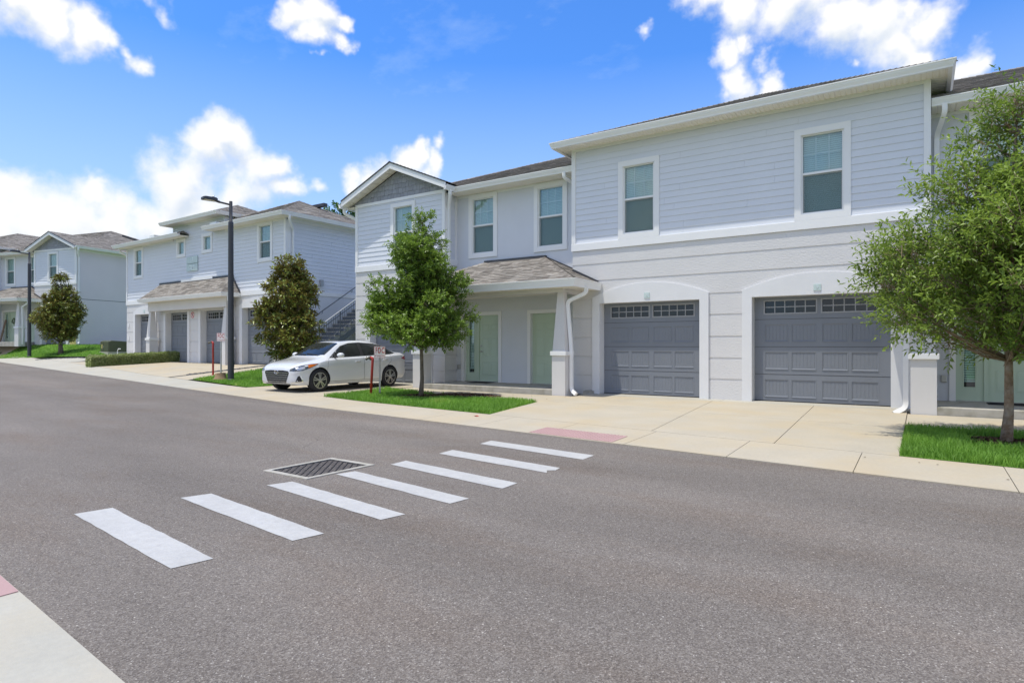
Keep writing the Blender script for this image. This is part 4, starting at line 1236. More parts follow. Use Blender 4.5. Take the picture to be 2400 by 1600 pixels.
    # outlet covers and small boxes
    for x, y, z in ((-12.49, .6, .62), (.42, .6, .62)):
        mb = MB(); mb.box(x - .05, x + .05, y - .05, y - .001, z - .075, z + .075); mb.build('outlet_cover', 'steel', t, bevel=.01)
    mb = MB(); mb.box(-7.52, -7.32, -.30, -.05, -.02, .09); mb.box(-7.48, -7.36, -.28, -.1, .091, .11); mb.build('splash_block', 'slab_stained', t)
    return t
right_townhouse()

def middle_townhouse():
    t = empty('townhouse', (-21.4, 15.5, .5), R(-1.2), 'pale grey building with four garages behind the lamp post, raised middle roof and numbered plaque', 'house', 'townhouse buildings along the street')
    F = FR(0); x0 = -14.1
    doors = [(-13.05, -10.95), (-9.80, -7.70), (-6.50, -4.25), (-3.08, -.84)]
    stucco_bands(t, F, x0, 0, -.4, 2.97, [(a - .1, b + .1, -.4, 2.54) for a, b in doors], lines=(.49, 1.0, 1.52, 2.05, 2.56))
    for k, (a, b) in enumerate(doors):
        garage_door(t, F, a, b); surround(t, F, a, b, w=.2, arch=k in (0, 3), spring=.13, rise=.30, plate='1234'[k])
    box_part(t, 'belt_trim', 'trim', x0 - .03, .03, -.035, .05, 2.97, 3.19, bevel=.006)
    wins = [(-13.26, -12.23, 4.33, 5.97), (-1.97, -.90, 4.33, 6.0)]
    small = [(-8.77, -7.92, 5.08, 5.98), (-6.43, -5.53, 5.09, 6.0)]
    hs = [whole(*w) for w in wins + small]
    siding(t, F, x0 + .1, -.1, 3.19, 5.94, hs)
    siding(t, F, -9.06, -4.5, 5.945, 6.58, [h for h in hs if h[3] > 5.95])
    for w in wins: window(t, F, *w)
    window(t, F, *small[0], hung=False, cols=2); window(t, F, *small[1], hung=False, grid=False)
    for a, b in ((x0 - .02, x0 + .10), (-.10, .02)): box_part(t, 'corner_trim', 'trim', a, b, -.03, .10, 3.191, 5.95)
    box_part(t, 'joint_trim', 'siding', -4.02, -3.92, -.022, .02, 3.95, 5.95)
    for a, b in ((-9.10, -9.0), (-4.56, -4.46)): box_part(t, 'corner_trim', 'trim', a, b, -.03, .5, 6.02, 6.6)
    wall(t, RT(-4.5), 0, 3.5, 5.9, 6.62, [], 'siding'); wall(t, LT(-9.06), -3.5, 0, 5.9, 6.62, [], 'siding')
    # eaves: low left, low right, raised middle
    top = 6.0
    for a, b in ((x0 - .36, -7.6), (-5.45, .36)):
        soffit(t, a, b, -.50, -.03, top)
        fascia(t, a, b, -.505, -.475, top - .005, top + .11)
    box_part(t, 'frieze', 'trim', x0, -9.1, -.028, .04, 5.93, top + .01); box_part(t, 'frieze', 'trim', -4.46, 0, -.028, .04, 5.93, top + .01)
    gutter(t, [(x0 - .42, 7, 6.13), (x0 - .42, -.6, 6.13), (-7.55, -.6, 6.13)])
    gutter(t, [(-5.45, -.6, 6.15), (.58, -.6, 6.15), (.58, 5.6, 6.15)])
    soffit(t, .02, .50, 0, 5.5, top, along='y')
    soffit(t, -9.32, -4.24, -.50, -.001, 6.62); gutter(t, [(-9.38, 3.5, 6.76), (-9.38, -.6, 6.76), (-4.2, -.6, 6.76), (-4.2, 3.5, 6.76)])
    soffit(t, -4.49, -4.24, 0, 3.4, 6.62, along='y')
    box_part(t, 'frieze', 'trim', -9.06, -4.5, -.028, .04, 6.56, 6.63)
    hip_front(t, -5.45, .50, -.53, 5.95, 6.14, .45, seed=70)
    hip_front(t, x0 - .36, -7.6, -.53, 6.9, 6.12, .36, seed=80)
    hip_front(t, -9.32, -4.26, -.53, 5.06, 6.75, .40, seed=90)
    box_part(t, 'ridge_vent', 'flashing', -2.35, -1.2, 2.8, 3.0, 7.16, 7.30)
    for x in (-10.4, -4.75): box_part(t, 'gutter_box', 'gutter', x - .25, x + .25, -.42, -.12, 6.15, 6.30)
    # canopy over the two middle garages
    ye, ze, zr = -.87, 3.09, 3.88
    a, b = -10.74, -3.25
    c, d = a + .45, b - .62
    shingles(t, [(a, ye, ze), (b, ye, ze), (d, -.02, zr), (c, -.02, zr)], True, .14, seed=60, wmin=.30, wmax=.52, name='canopy_roof')
    shingles(t, [(b, ye, ze), (b, -.02, ze), (d, -.02, zr)], True, .14, seed=61, name='canopy_roof')
    shingles(t, [(a, -.02, ze), (a, ye, ze), (c, -.02, zr)], False, .14, seed=62, name='canopy_roof')
    mb = MB(); mb.box(c - .1, d + .1, -.07, -.02, zr - .03, zr + .05); mb.tube([(d, -.045, zr), (b + .05, -.045, ze)], 0, 4, rect=(.03, .03)); mb.build('flashing', 'flashing', t)
    box_part(t, 'flashing', 'trim', -8.2, -5.4, -.09, -.071, zr - .02, zr + .12)
    gutter(t, [(a - .08, -.03, ze), (a - .08, ye - .08, ze), (b + .08, ye - .08, ze), (b + .08, -.03, ze)], h=.16)
    box_part(t, 'beam', 'smooth_wall', -10.62, -3.55, -.50, -.22, 2.50, 2.93)
    box_part(t, 'canopy_ceiling', 'soffit', a + .05, b - .05, ye + .02, -.052, 2.935, 2.95)
    pillar(t, -10.75, -10.36, -.55, -.12, 2.50, 1.08, -.3, .09); pillar(t, -3.92, -3.53, -.55, -.12, 2.50, 1.08, -.3, .09)
    downspout(t, [(-3.2, -.6, 2.94), (-3.2, -.6, 2.78), (-3.46, -.3, 2.5), (-3.46, -.3, 0)])
    # number plaque made of two tiles
    box_part(t, 'plaque_tile', 'plaque_green', -7.74, -6.77, -.055, -.016, 4.70, 5.02); box_part(t, 'plaque_tile', 'plaque_green', -7.74, -6.77, -.055, -.016, 4.35, 4.67)
    text('lettering', '17', .30, 'plaque_letter', t, (-7.25, -.057, 4.86), depth=.006, bold=.004); text('lettering', 'DMI', .30, 'plaque_letter', t, (-7.25, -.057, 4.51), depth=.006, bold=.004)
    # round prohibition sign on the pier
    mb = MB(); mb.lathe([(.145, 0), (.145, -.008)], 24, (-7.27, -.004, 2.26), 'y'); s = mb.build('round_sign', 'sign_white', t)
    mb = MB()
    for k in range(24):
        p = [(-7.27 + r * math.cos(q), -.0135, 2.26 + r * math.sin(q)) for r, q in ((.145, k * math.pi / 12), (.145, (k + 1) * math.pi / 12), (.108, (k + 1) * math.pi / 12), (.108, k * math.pi / 12))]
        mb.add(p, [(0, 1, 2, 3)])
    mb.tube([(-7.36, -.014, 2.36), (-7.18, -.014, 2.16)], 0, 4, rect=(.004, .014)); mb.build('red_ring', 'sign_red', s)
    text('lettering', 'P', .17, 'flashing', s, (-7.27, -.014, 2.26), depth=.002, bold=.004)
    # side wall towards the stairs
    siding(t, RT(0), .1, 7.5, 3.10, 5.95, []); wall(t, RT(0), 0, 7.5, -.6, 2.94, [], 'stucco_grey')
    box_part(t, 'belt_trim', 'trim', .051, 7.5, -.03, .02, 2.94, 3.10, F=RT(0)); box_part(t, 'corner_trim', 'trim', .101, .20, -.028, .02, 3.11, 5.95, F=RT(0))
    box_part(t, 'frieze', 'trim', .1, 5.4, -.025, .02, 5.88, 6.01, F=RT(0))
    mb = MB(); mb.add([(0, 7.5, -.4), (x0, 7.5, -.4), (x0, 7.5, 6.1), (0, 7.5, 6.1)], [(0, 1, 2, 3)]); mb.build('rear_wall', 'siding', t)
    wall(t, LT(x0), -7.5, 0, -.6, 6.1, [], 'siding')
    downspout(t, [(.52, -.2, 6.02), (.52, -.2, 5.86), (.05, .30, 5.55), (.05, .30, -.1)])
    downspout(t, [(x0 - .36, -.2, 6.0), (x0 - .36, -.2, 5.86), (x0 - .04, .10, 5.6), (x0 - .04, .06, .1), (x0 - .3, -.15, -.02)])
    mb = MB(); mb.box(.005, .13, 1.62, 1.76, 3.35, 3.62); mb.build('wall_lamp', 'steel', t)
    mb = MB()
    for x, z in ((-13.86, 1.2), (-13.86, 1.9)): mb.box(x - .06, x + .06, -.03, -.001, z - .1, z + .1)
    mb.build('outlet_cover', 'trim', t)
    return t
middle_townhouse()

def left_townhouse():
    t = empty('townhouse', (-45.2, 17.1, 1.40), R(12.3), 'farthest pale grey townhouse at the left edge, gabled front and blank blue-grey side wall', 'house', 'townhouse buildings along the street')
    F = FR(0); gx0, gx1 = -4.18, 0
    gd = (-3.35, -.95)
    stucco_bands(t, F, gx0, gx1, -.6, 3.88, [(gd[0] - .1, gd[1] + .1, -.6, 2.54)])
    garage_door(t, F, *gd); surround(t, F, *gd)
    box_part(t, 'belt_trim', 'trim', gx0 - .03, gx1 + .03, -.035, .05, 3.88, 4.07, bevel=.006)
    w = (-2.81, -1.76, 4.14, 6.08)
    siding(t, F, gx0 + .1, gx1 - .1, 4.07, 6.15, [whole(*w)]); window(t, F, *w)
    for a, b in ((gx0 - .02, gx0 + .12), (gx1 - .12, gx1 + .02)): box_part(t, 'corner_trim', 'trim', a, b, -.03, .10, 4.071, 6.149)
    box_part(t, 'frieze', 'trim', gx0 - .02, gx1 + .02, -.03, .05, 6.15, 6.25)
    shake_gable(t, F, gx0 - .2, gx1 + .2, 6.24, 7.14)
    gable_roof(t, -4.54, .36, -.42, 6.2, 6.32)
    entry_wall(t, -8.8, gx0, [(-8.62, -7.12, 'side'), (-5.95, -5.10, 'plain')], [(-8.36, -7.24, 4.07, 6.12), (-5.75, -4.65, 4.07, 6.12)])
    porch(t, -9.62, -3.36, False, wall_l=-8.8, wall_r=gx0, slab=(-8.8, -4.28), pil=((-9.2, -8.77), (-4.31, -3.87)), seed=64)
    soffit(t, -8.8, gx0 - .02, .08, .599, 6.15)
    gutter(t, [(-8.4, 0, 6.31), (-4.62, 0, 6.31)])
    # the block beyond, mostly outside the picture
    wall(t, RT(-8.8), 0, 9, -.5, 6.75, [], 'siding')
    front_block(t, -16.95, -8.8, [(-16.1, -13.5), (-12.2, -9.6)], [(-15.4, -14.3, 4.1, 6.15), (-11.3, -10.2, 4.1, 6.15)], planks=False)
    # blank side wall
    wall(t, RT(0), 0, 12.2, -.9, 2.915, [], 'stucco_side', 'side_wall'); wall(t, RT(0), 0, 12.2, 2.945, 6.2, [], 'stucco_side', 'side_wall')
    box_part(t, 'control_joint', 'flashing', 0, 12.2, .008, .02, 2.91, 2.95, F=RT(0))
    box_part(t, 'corner_trim', 'trim', .051, .16, -.02, .02, -.2, 6.15, F=RT(0))
    box_part(t, 'frieze', 'trim', .02, 12.2, -.02, .02, 6.02, 6.16, F=RT(0))
    soffit(t, .001, .36, -.1, 12.4, 6.16, along='y')
    gutter(t, [(.46, -.33, 6.31), (.46, 12.6, 6.31)])
    wall(t, LT(-16.95), -12.2, 0, -.5, 6.3, [], 'siding')
    mb = MB(); mb.add([(0, 12.2, -.9), (-17, 12.2, -.9), (-17, 12.2, 6.3), (0, 12.2, 6.3)], [(0, 1, 2, 3)]); mb.build('rear_wall', 'siding', t)
    ze, za = 6.31, 8.72
    shingles(t, [(-17.3, 0, ze), (.40, 0, ze), (-5.5, 6.2, za), (-17.3, 6.2, za)], seed=66)
    shingles(t, [(.40, 0, ze), (.40, 12.4, ze), (-5.5, 6.2, za)], seed=67)
    mb = MB(); mb.add([(.40, 12.4, ze), (-17.3, 12.4, ze), (-17.3, 6.2, za), (-5.5, 6.2, za)], [(0, 1, 2, 3)]); mb.build('rear_roof', 'shingle', t)
    ridge_caps(t, (.40, 0, ze), (-5.5, 6.2, za)); ridge_caps(t, (.40, 12.4, ze), (-5.5, 6.2, za)); ridge_caps(t, (-5.5, 6.2, za), (-17.3, 6.2, za))
    mb = MB(); mb.tube([(-4.4, 6.3, 8.30), (-1.6, 8.6, 7.20)], 0, 4, rect=(.16, .08)); mb.build('ridge_vent', 'flashing', t)
    downspout(t, [(.40, -.15, 6.18), (.40, -.15, 6.02), (.04, .12, 5.7), (.04, .12, .1), (.3, -.12, .02)])
    downspout(t, [(-3.36, -.9, 2.80), (-3.36, -.9, 2.66), (-3.85, -.94, 2.44), (-3.80, -.94, 1.2), (-3.80, -.94, 0)])
    # cut stone veneer corner by the garage
    box_part(t, 'corner_base', 'label_yellow', -.62, -.05, -.02, -.001, -.1, .42)
    return t
left_townhouse()
# ------------------------------------------------------------------ stairs between the buildings
def stairs():
    t = empty('outdoor_staircase', (-21.28, 14.95, .36), R(-1.2), 'dark metal staircase with railing rising between the two buildings', 'staircase')
    n, rise, run, x0, x1 = 15, .172, .27, .08, 1.30
    for x in (x0, x1):
        mb = MB(); L = n * run
        mb.prism([(0, -.05), (L, n * rise - .05), (L, n * rise - .33), (.25, -.12), (0, -.12)], x - .02, x + .02, 'x'); mb.build('stringer', 'rail_grey', t)
    for k in range(n):
        z, y = (k + 1) * rise, k * run
        mb = MB(); mb.box(x0 + .021, x1 - .021, y - .02, y + run, z - .045, z); mb.build('tread', 'slab_stained', t)
        mb = MB(); mb.box(x0 + .021, x1 - .021, y + run - .02, y + run - .005, z, z + rise - .046); mb.build('riser', 'rail_grey', t)
    mb = MB(); mb.box(x0 - .02, x1 + .02, n * run, n * run + 1.6, n * rise - .15, n * rise); mb.build('landing', 'concrete_grey', t)
    mb = MB(); mb.box(x0 - .02, x1 + .02, n * run + .1, n * run + 1.6, -.6, n * rise - .151); mb.build('landing_wall', 'smooth_wall', t)
    z = lambda y: rise + y / run * rise
    L = n * run
    mb = MB(); mb.tube([(x1, -.1, z(-.1) + .86), (x1, L, z(L) + .86)], .024, 8); mb.build('handrail', 'rail_glint', t)
    mb = MB(); mb.tube([(x1, .0, z(0) + .70), (x1, L, z(L) + .70)], .016, 6); mb.build('upper_bar', 'rail_grey', t)
    mb = MB(); mb.tube([(x1, .0, z(0) + .06), (x1, L, z(L) + .06)], .016, 6); mb.build('lower_bar', 'rail_grey', t)
    k = 0; y = .05
    while y < L:
        mb = MB(); post = k % 9 == 0
        mb.tube([(x1, y, z(y) + (-.2 if post else .06)), (x1, y, z(y) + .85)], .026 if post else .009, 6); mb.build('post' if post else 'baluster', 'rail_grey', t)
        y += .115; k += 1
    mb = MB(); mb.tube([(x0 - .02, .2, z(.2) + .86), (x0 - .02, L, z(L) + .86)], .022, 8); o = mb.build('wall_handrail', 'rail_grey', t)
    for y in (.5, 2.2, 3.8):
        mb = MB(); mb.tube([(x0 - .1, y, z(y) + .74), (x0 - .02, y, z(y) + .76), (x0 - .02, y, z(y) + .85)], .012, 6); mb.build('bracket', 'rail_grey', o)
stairs()

# ------------------------------------------------------------------ street lamps
def street_lamp(loc, h, label, group):
    t = empty('street_lamp', loc, R(80), label, 'street lamp', group)
    mb = MB(); mb.lathe([(.105, -.2), (.10, 0.0), (.098, .6), (.082, h - .78), (.082, h - .70), (.055, h - .69), (.052, h - .02), (.045, h)], 18); mb.build('pole', 'pole_dark', t, True)
    mb = MB(); mb.lathe([(.125, -.15), (.125, .03), (.105, .06)], 18); mb.build('base_cover', 'pole_dark', t, True)
    mb = MB(); mb.box(.080, .096, -.05, .05, .45, .68); mb.build('hand_hole', 'pole_dark', t)
    mb = MB(); mb.tube([(-.03, 0, h - .12), (-.38, 0, h - .09)], .032, 8); mb.tube([(-.36, 0, h - .09), (-.50, 0, h - .06)], .042, 8); mb.build('arm', 'pole_dark', t)
    mb = MB()
    hd = [(-.44, .07), (-.51, .135), (-.84, .145), (-.91, .125)]
    P = []
    for x, w in hd: P.append((x, w))
    top = lambda x: h - .02 + .055 * (1 - ((x + .66) / .3) ** 2) if abs(x + .66) < .3 else h - .02
    V = []; n = len(hd)
    for x, w in hd: V += [(x, -w, h - .085), (x, w, h - .085), (x, w * .92, top(x)), (x, -w * .92, top(x))]
    fs = [(0, 3, 2, 1), (4 * n - 4, 4 * n - 3, 4 * n - 2, 4 * n - 1)]
    for i in range(n - 1):
        for k in range(4): fs.append((i * 4 + k, i * 4 + (k + 1) % 4, i * 4 + 4 + (k + 1) % 4, i * 4 + 4 + k))
    mb.add(V, fs); hdp = mb.build('lamp_head', 'pole_dark', t, bevel=.008)
    mb = MB(); mb.box(-.86, -.62, -.115, .115, h - .094, h - .0855); mb.box(-.605, -.53, -.09, .09, h - .094, h - .0855); mb.build('lens', 'lamp_lens', hdp)
    mb = MB(); mb.lathe([(.035, 0), (.035, .05), (.02, .065)], 10, (-.56, 0, h + .025)); mb.build('photocell', 'steel', hdp)
    return t
street_lamp((-19.25, 11.8, H(-19.25, 11.8)), 6.02, 'tall dark street lamp by the tree stump in front of the four garages', 'street lamps')
street_lamp((-44.1, 14.25, H(-44.1, 14.25)), 6.25, 'farther dark street lamp on the sloping lawn at the far left', 'street lamps')

# ------------------------------------------------------------------ fire department connections and their signs
def fdc_pipe(loc, lean, label, h, r=.034):
    t = empty('fire_connection', loc, 0, label, 'standpipe', 'red fire connection pipes')
    lx = lean
    mb = MB(); mb.tube([(0, 0, -.15), (lx * .9, 0, h - .10), (lx * .97, 0, h - .045), (lx - .02, 0, h - .01), (lx - .07, 0, h)], [r, r, r, r * .97, r * .95], 12); mb.build('pipe', 'red_pipe', t, True)
    mb = MB(); mb.lathe([(r * 1.35, -.02), (r * 1.3, .025)], 12, (0, 0, .02)); mb.build('ground_collar', 'red_pipe', t)
    mb = MB(); mb.lathe([(r, -.06), (r * 1.25, -.07), (r * 1.25, -.11), (r, -.13)], 12, (lx - .01, 0, h), 'x')
    hdv = mb.build('inlet_body', 'cast_bronze', t, True)
    for s in (-1, 1):
        mb = MB(); p = Vector((lx - .11, 0, h)); q = p + Vector((-.05, s * .07, -.03))
        mb.tube([p, q], [.03, .033], 10); mb.tube([q, q + (q - p).normalized() * .03], [.042, .038], 10); mb.build('inlet_cap', 'cast_bronze', hdv)
        mb = MB(); mb.tube([q + Vector((0, 0, .035)), q + Vector((0, 0, .062))], .01, 6); mb.build('lug', 'cast_bronze', hdv)
    return t
def fdc_sign(loc, rz, label, h, big):
    t = empty('fdc_sign', loc, rz, label, 'sign', 'FDC signs on perforated posts')
    mb = MB(); mb.box(-.022, .022, -.004, .0, -.2, h - .02); mb.box(-.022, -.016, 0.0, .03, -.2, h - .02); mb.box(.016, .022, 0.0, .03, -.2, h - .02)
    post = mb.build('post', 'steel', t)
    mb = MB(); z = .06
    while z < h - .1: mb.lathe([(.008, 0), (.008, -.0015)], 8, (0, -.0045, z), 'y'); z += .05
    mb.build('post_hole', 'flashing', post)
    w, hh = .152, .152
    mb = MB(); mb.box(-w, w, -.009, -.006, h - 2 * hh, h); s = mb.build('sign_panel', 'sign_white', t)
    mb = MB(F=None); ring(mb, -w + .004, w - .004, h - 2 * hh + .004, h - .004, .006, -.0112, -.0095); mb.build('border', 'sign_red', s)
    text('lettering', 'FDC', .20, 'sign_red', s, (.008, -.0098, h - .115), depth=.001, sx=.56, bold=.004, space=1.25)
    text('lettering', '837 Hibiscus Circle', .046, 'sign_red', s, (0, -.0098, h - .245), depth=.001, sx=.70)
    for z in (h - .03, h - 2 * hh + .03):
        mb = MB(); mb.lathe([(.008, 0), (.008, -.005)], 8, (0, -.010, z), 'y'); mb.build('bolt', 'steel', s)
    return t
gz = lambda x, y: (x, y, H(x, y))
fdc_pipe(gz(-11.87, 11.14), .09, 'red standpipe leaning beside the FDC sign in front of the white car', 1.00)
fdc_sign(gz(-11.86, 11.46), R(30), 'white FDC sign on a perforated post in front of the white car', 1.29, True)
fdc_pipe(gz(-21.47, 12.47), .0, 'red standpipe in the grass to the left of the tall lamp post', 1.22)
fdc_sign(gz(-21.24, 12.63), R(28), 'white FDC sign half hidden by the tall lamp post', 1.54, False)

# ------------------------------------------------------------------ tree stump
def stump():
    x, y = -19.72, 11.72
    t = empty('tree_stump', gz(x, y), 0, 'cut tree stump in the grass at the foot of the lamp post', 'tree stump')
    mb = MB(); n = 14; P = []
    for zz, r in ((-.1, .27), (0, .235), (.1, .18), (.24, .165)):
        for k in range(n):
            a = 2 * math.pi * k / n; q = r * (1 + .08 * math.sin(3 * a + 1) + (.10 * math.sin(5 * a) if zz <= 0 else 0)); P.append((q * math.cos(a), q * math.sin(a), zz + (.02 * math.cos(a) if zz > .2 else 0)))
    mb.add(P, [(i * n + k, i * n + (k + 1) % n, (i + 1) * n + (k + 1) % n, (i + 1) * n + k) for i in range(3) for k in range(n)])
    mb.build('bark', 'stump_side', t, True)
    mb = MB(); mb.add([P[3 * n + k] for k in range(n)], [tuple(range(n))]); mb.build('cut_face', 'stump_top', t)
stump()

# ------------------------------------------------------------------ electrical transformer
def transformer():
    x, y = -38.0, 16.25
    t = empty('transformer_box', gz(x, y), R(-8), 'squat olive green transformer box on the lawn by the far building corner', 'transformer')
    box_part(t, 'pad', 'concrete_grey', -.7, .9, -.55, .55, -.30, .03)
    mb = MB(); mb.prism([(-.5, .03), (.5, .03), (.5, .60), (-.36, .66), (-.5, .60)], -.66, .86, 'x'); b = mb.build('cabinet', 'transformer', t, bevel=.02)
    for x0, x1 in ((-.62, -.02), (.02, .82)): box_part(t, 'door', 'transformer', x0, x1, -.52, -.501, .07, .57, bevel=.006)
    box_part(t, 'warning_label', 'label_yellow', -.40, -.22, -.525, -.521, .22, .44)
    box_part(t, 'latch', 'steel', .0, .05, -.55, -.521, .25, .36)
transformer()
def white_loop():
    t = empty('handrail', gz(-35.95, 15.6), 0, 'small white tubular rail at the corner beside the transformer', 'handrail')
    z0 = .25
    mb = MB(); mb.tube([(.18, 0, z0 + .32), (-.05, 0, z0 + .32), (-.16, 0, z0 + .22), (-.16, 0, z0 - .02), (-.05, 0, z0 - .1), (.18, 0, z0 - .1)], .022, 8); mb.build('rail', 'trim', t, True)
white_loop()

# ------------------------------------------------------------------ door mats and porch things
def doormat(x, y, z, w, label):
    t = empty('doormat', (x, y, z), 0, label, 'doormat', 'black doormats')
    box_part(t, 'mat', 'mat_black', -w / 2, w / 2, -.24, .24, .001, .014, bevel=.004)
    mb = MB()
    for k in range(14): mb.box(-w / 2 + .04, w / 2 - .04, -.21 + k * .031, -.198 + k * .031, .0145, .019)
    mb.build('ribs', 'mat_black', t)
doormat(-11.33, 15.22, .16, .78, 'black doormat on the porch in front of the green door with sidelight')
doormat(1.50, 15.22, .16, .78, 'black doormat at the right edge behind the near tree trunk')
def board():
    B = Matrix.Translation((-45.2, 17.1, 1.40)) @ Matrix.Rotation(R(12.3), 4, 'Z')
    p = B @ Vector((-8.36, .28, .17))
    t = empty('leaning_board', p, R(12.3), 'brown board leaning on the sidelight of the far left green door', 'board')
    mb = MB(); mb.add([(-.16, 0, 0), (.02, 0, 0), (.20, .26, 1.55), (.02, .26, 1.55), (-.16, .035, 0), (.02, .035, 0), (.20, .295, 1.55), (.02, .295, 1.55)],
                      [(0, 1, 2, 3), (4, 7, 6, 5), (0, 4, 5, 1), (1, 5, 6, 2), (2, 6, 7, 3), (3, 7, 4, 0)])
    mb.build('plank', 'wood_board', t)
    mb = MB(); mb.box(-.13, .04, -.004, -.001, .2, .26); mb.build('cleat', 'wood_board', t)
    p = B @ Vector((-7.42, .62, 1.62))
    w = empty('wreath', p, R(12.3), 'dark round wreath hanging on the far left green front door', 'wreath')
    mb = MB()
    for k in range(60):
        a = random.random() * 6.283; r = .17 + random.uniform(-.05, .05)
        c = Vector((r * math.cos(a), -.03 + random.uniform(-.03, .02), r * math.sin(a))); d = Vector((random.uniform(-1, 1), random.uniform(-.4, .2), random.uniform(-1, 1))) * .07
        e = d.cross(Vector((0, 1, 0))).normalized() * .02
        mb.add([tuple(c - d), tuple(c + e), tuple(c + d), tuple(c - e)], [(0, 1, 2, 3)])
    mb.build('leaves', 'leaf_far', w)
    ringp = [(.17 * math.cos(k * .524), -.01, .17 * math.sin(k * .524)) for k in range(13)]
    mb = MB(); mb.tube(ringp, .02, 6, cap=False); mb.build('hoop', 'bark_dark', w)
board()
# a fallen red leaf on the pavement and scraps on the street
for (x, y), lab in (((-6.9, 9.12), 'single fallen red leaf on the pavement below the grass corner'),):
    mb = MB(); mb.add([(-.06, 0, .0), (0, -.03, .012), (.07, .0, .0), (0, .03, .015)], [(0, 1, 2), (0, 2, 3)])
    o = mb.build('fallen_leaf', 'sign_red'); o.location = (x, y, H(x, y) + .016); tag(o, lab, 'leaf')
# ------------------------------------------------------------------ the white sedan
def car():
    X, Y = -14.62, 10.30
    t = empty('parked_car', (X, Y, H(X, Y + 2.3)), R(90), 'white four-door sedan parked nose out on the driveway before a closed garage', 'car')
    t.rotation_euler[1] = 0
    #      x     w    zbot  zbelt ztop   wr
    keys = [(0.00, .60, .30, .60, .635, .44), (.03, .70, .24, .625, .69, .52), (.12, .785, .205, .67, .755, .60), (.38, .865, .19, .735, .835, .66), (.80, .895, .18, .80, .905, .69),
            (1.12, .90, .18, .845, .955, .69), (1.34, .90, .18, .868, 1.03, .655), (1.68, .90, .18, .89, 1.225, .60), (2.02, .90, .18, .905, 1.375, .565), (2.4, .90, .18, .92, 1.432, .555),
            (2.8, .90, .18, .935, 1.437, .555), (3.2, .90, .18, .95, 1.392, .555), (3.55, .895, .18, .965, 1.29, .56), (3.88, .88, .20, .98, 1.165, .575), (4.12, .86, .23, .99, 1.09, .60),
            (4.38, .82, .27, .985, 1.07, .62), (4.50, .76, .32, .955, 1.03, .60), (4.57, .66, .40, .86, .92, .54)]
    OX, NX = [0, .865, 1.34, 2.02, 2.8, 3.54, 4.57], [0, .735, 1.0, 1.66, 2.54, 3.405, 4.27]
    rx = lambda x: float(np.interp(x, OX, NX))
    keys = [(rx(k[0]),) + k[1:] for k in keys]
    xs = [k[0] for k in keys]
    def interp(x, i):
        j = max(0, min(len(xs) - 2, int(np.searchsorted(xs, x) - 1)))
        x0, x1 = xs[j], xs[j + 1]; p = lambda q: keys[max(0, min(len(xs) - 1, q))]
        tt = (x - x0) / (x1 - x0)
        m0 = (p(j + 1)[i] - p(j - 1)[i]) / max(1e-6, p(j + 1)[0] - p(j - 1)[0]) * (x1 - x0)
        m1 = (p(j + 2)[i] - p(j)[i]) / max(1e-6, p(j + 2)[0] - p(j)[0]) * (x1 - x0)
        return (2 * tt**3 - 3 * tt**2 + 1) * p(j)[i] + (tt**3 - 2 * tt**2 + tt) * m0 + (-2 * tt**3 + 3 * tt**2) * p(j + 1)[i] + (tt**3 - tt**2) * m1
    st = sorted(set([0, .015, .035, .08, .14, .22, .30] + [.4 + .1 * k for k in range(38)] + [4.17, 4.20, 4.22, 4.25, 4.27]))
    rows = []
    for x in st:
        w, zb, zl, zt, wr = [interp(x, i) for i in range(1, 6)]
        q = [(0, zb), (w * .62, zb), (w * .93, zb + .012), (w * .975, zb + .07), (w * .998, zb + (zl - zb) * .26), (w * .982, zb + (zl - zb) * .50), (w * .990, zb + (zl - zb) * .70), (w * 1.004, zb + (zl - zb) * .80), (w * .955, zl - .012), (w * .925, zl + .004)]
        b, r = (w * .91, zl + .012), (wr, zt - .055 * min(1, (zt - zl) / .2))
        for s in (.12, .5, .86): q.append((b[0] + (r[0] - b[0]) * s + .018 * math.sin(s * 3.14) * min(1, (zt - zl) / .3), b[1] + (r[1] - b[1]) * s))
        q += [r, (wr * .86, zt - .022), (wr * .5, zt - .005), (0, zt)]
        rows.append(q)
    n = len(rows[0]); V = []; Fc = []
    full = []
    for x, q in zip(st, rows):
        full.append([(x, -y, z) for y, z in q] + [(x, y, z) for y, z in q[-2:0:-1]])
    m_ = len(full[0])
    for r_ in full: V += r_
    for i in range(len(st) - 1):
        for k in range(m_): Fc.append((i * m_ + k, (i + 1) * m_ + k, (i + 1) * m_ + (k + 1) % m_, i * m_ + (k + 1) % m_))
    Fc.append(tuple(range(m_))); Fc.append(tuple((len(st) - 1) * m_ + k for k in range(m_))[::-1])
    me = bpy.data.meshes.new('body'); me.from_pydata(V, [], Fc)
    bm = bmesh.new(); bm.from_mesh(me); bmesh.ops.recalc_face_normals(bm, faces=bm.faces[:]); bm.to_mesh(me); bm.free()
    tmp = bpy.data.objects.new('tmp_body', me); C.objects.link(tmp)
    WX, WR, WZ = (rx(.865), rx(3.54)), .318, .318
    cut = []
    for wx in WX:
        for s in (-1, 1):
            mb = MB(); mb.lathe([(.352, -.16), (.352, .16)], 40, (0, 0, 0), 'y')
            c = mb.build('tmp_cut', 'black_plastic'); c.location = (wx, s * .86, WZ + .012); cut.append(c)
            bo = tmp.modifiers.new('cut', 'BOOLEAN'); bo.operation = 'DIFFERENCE'; bo.solver = 'EXACT'; bo.object = c
    dg = bpy.context.evaluated_depsgraph_get(); dg.update()
    body = bpy.data.meshes.new_from_object(tmp.evaluated_get(dg)); body.name = 'body'
    for c in cut: bpy.data.objects.remove(c)
    bpy.data.objects.remove(tmp)
    body.materials.clear(); body.materials.append(M['car_white']); body.materials.append(M['black_plastic'])
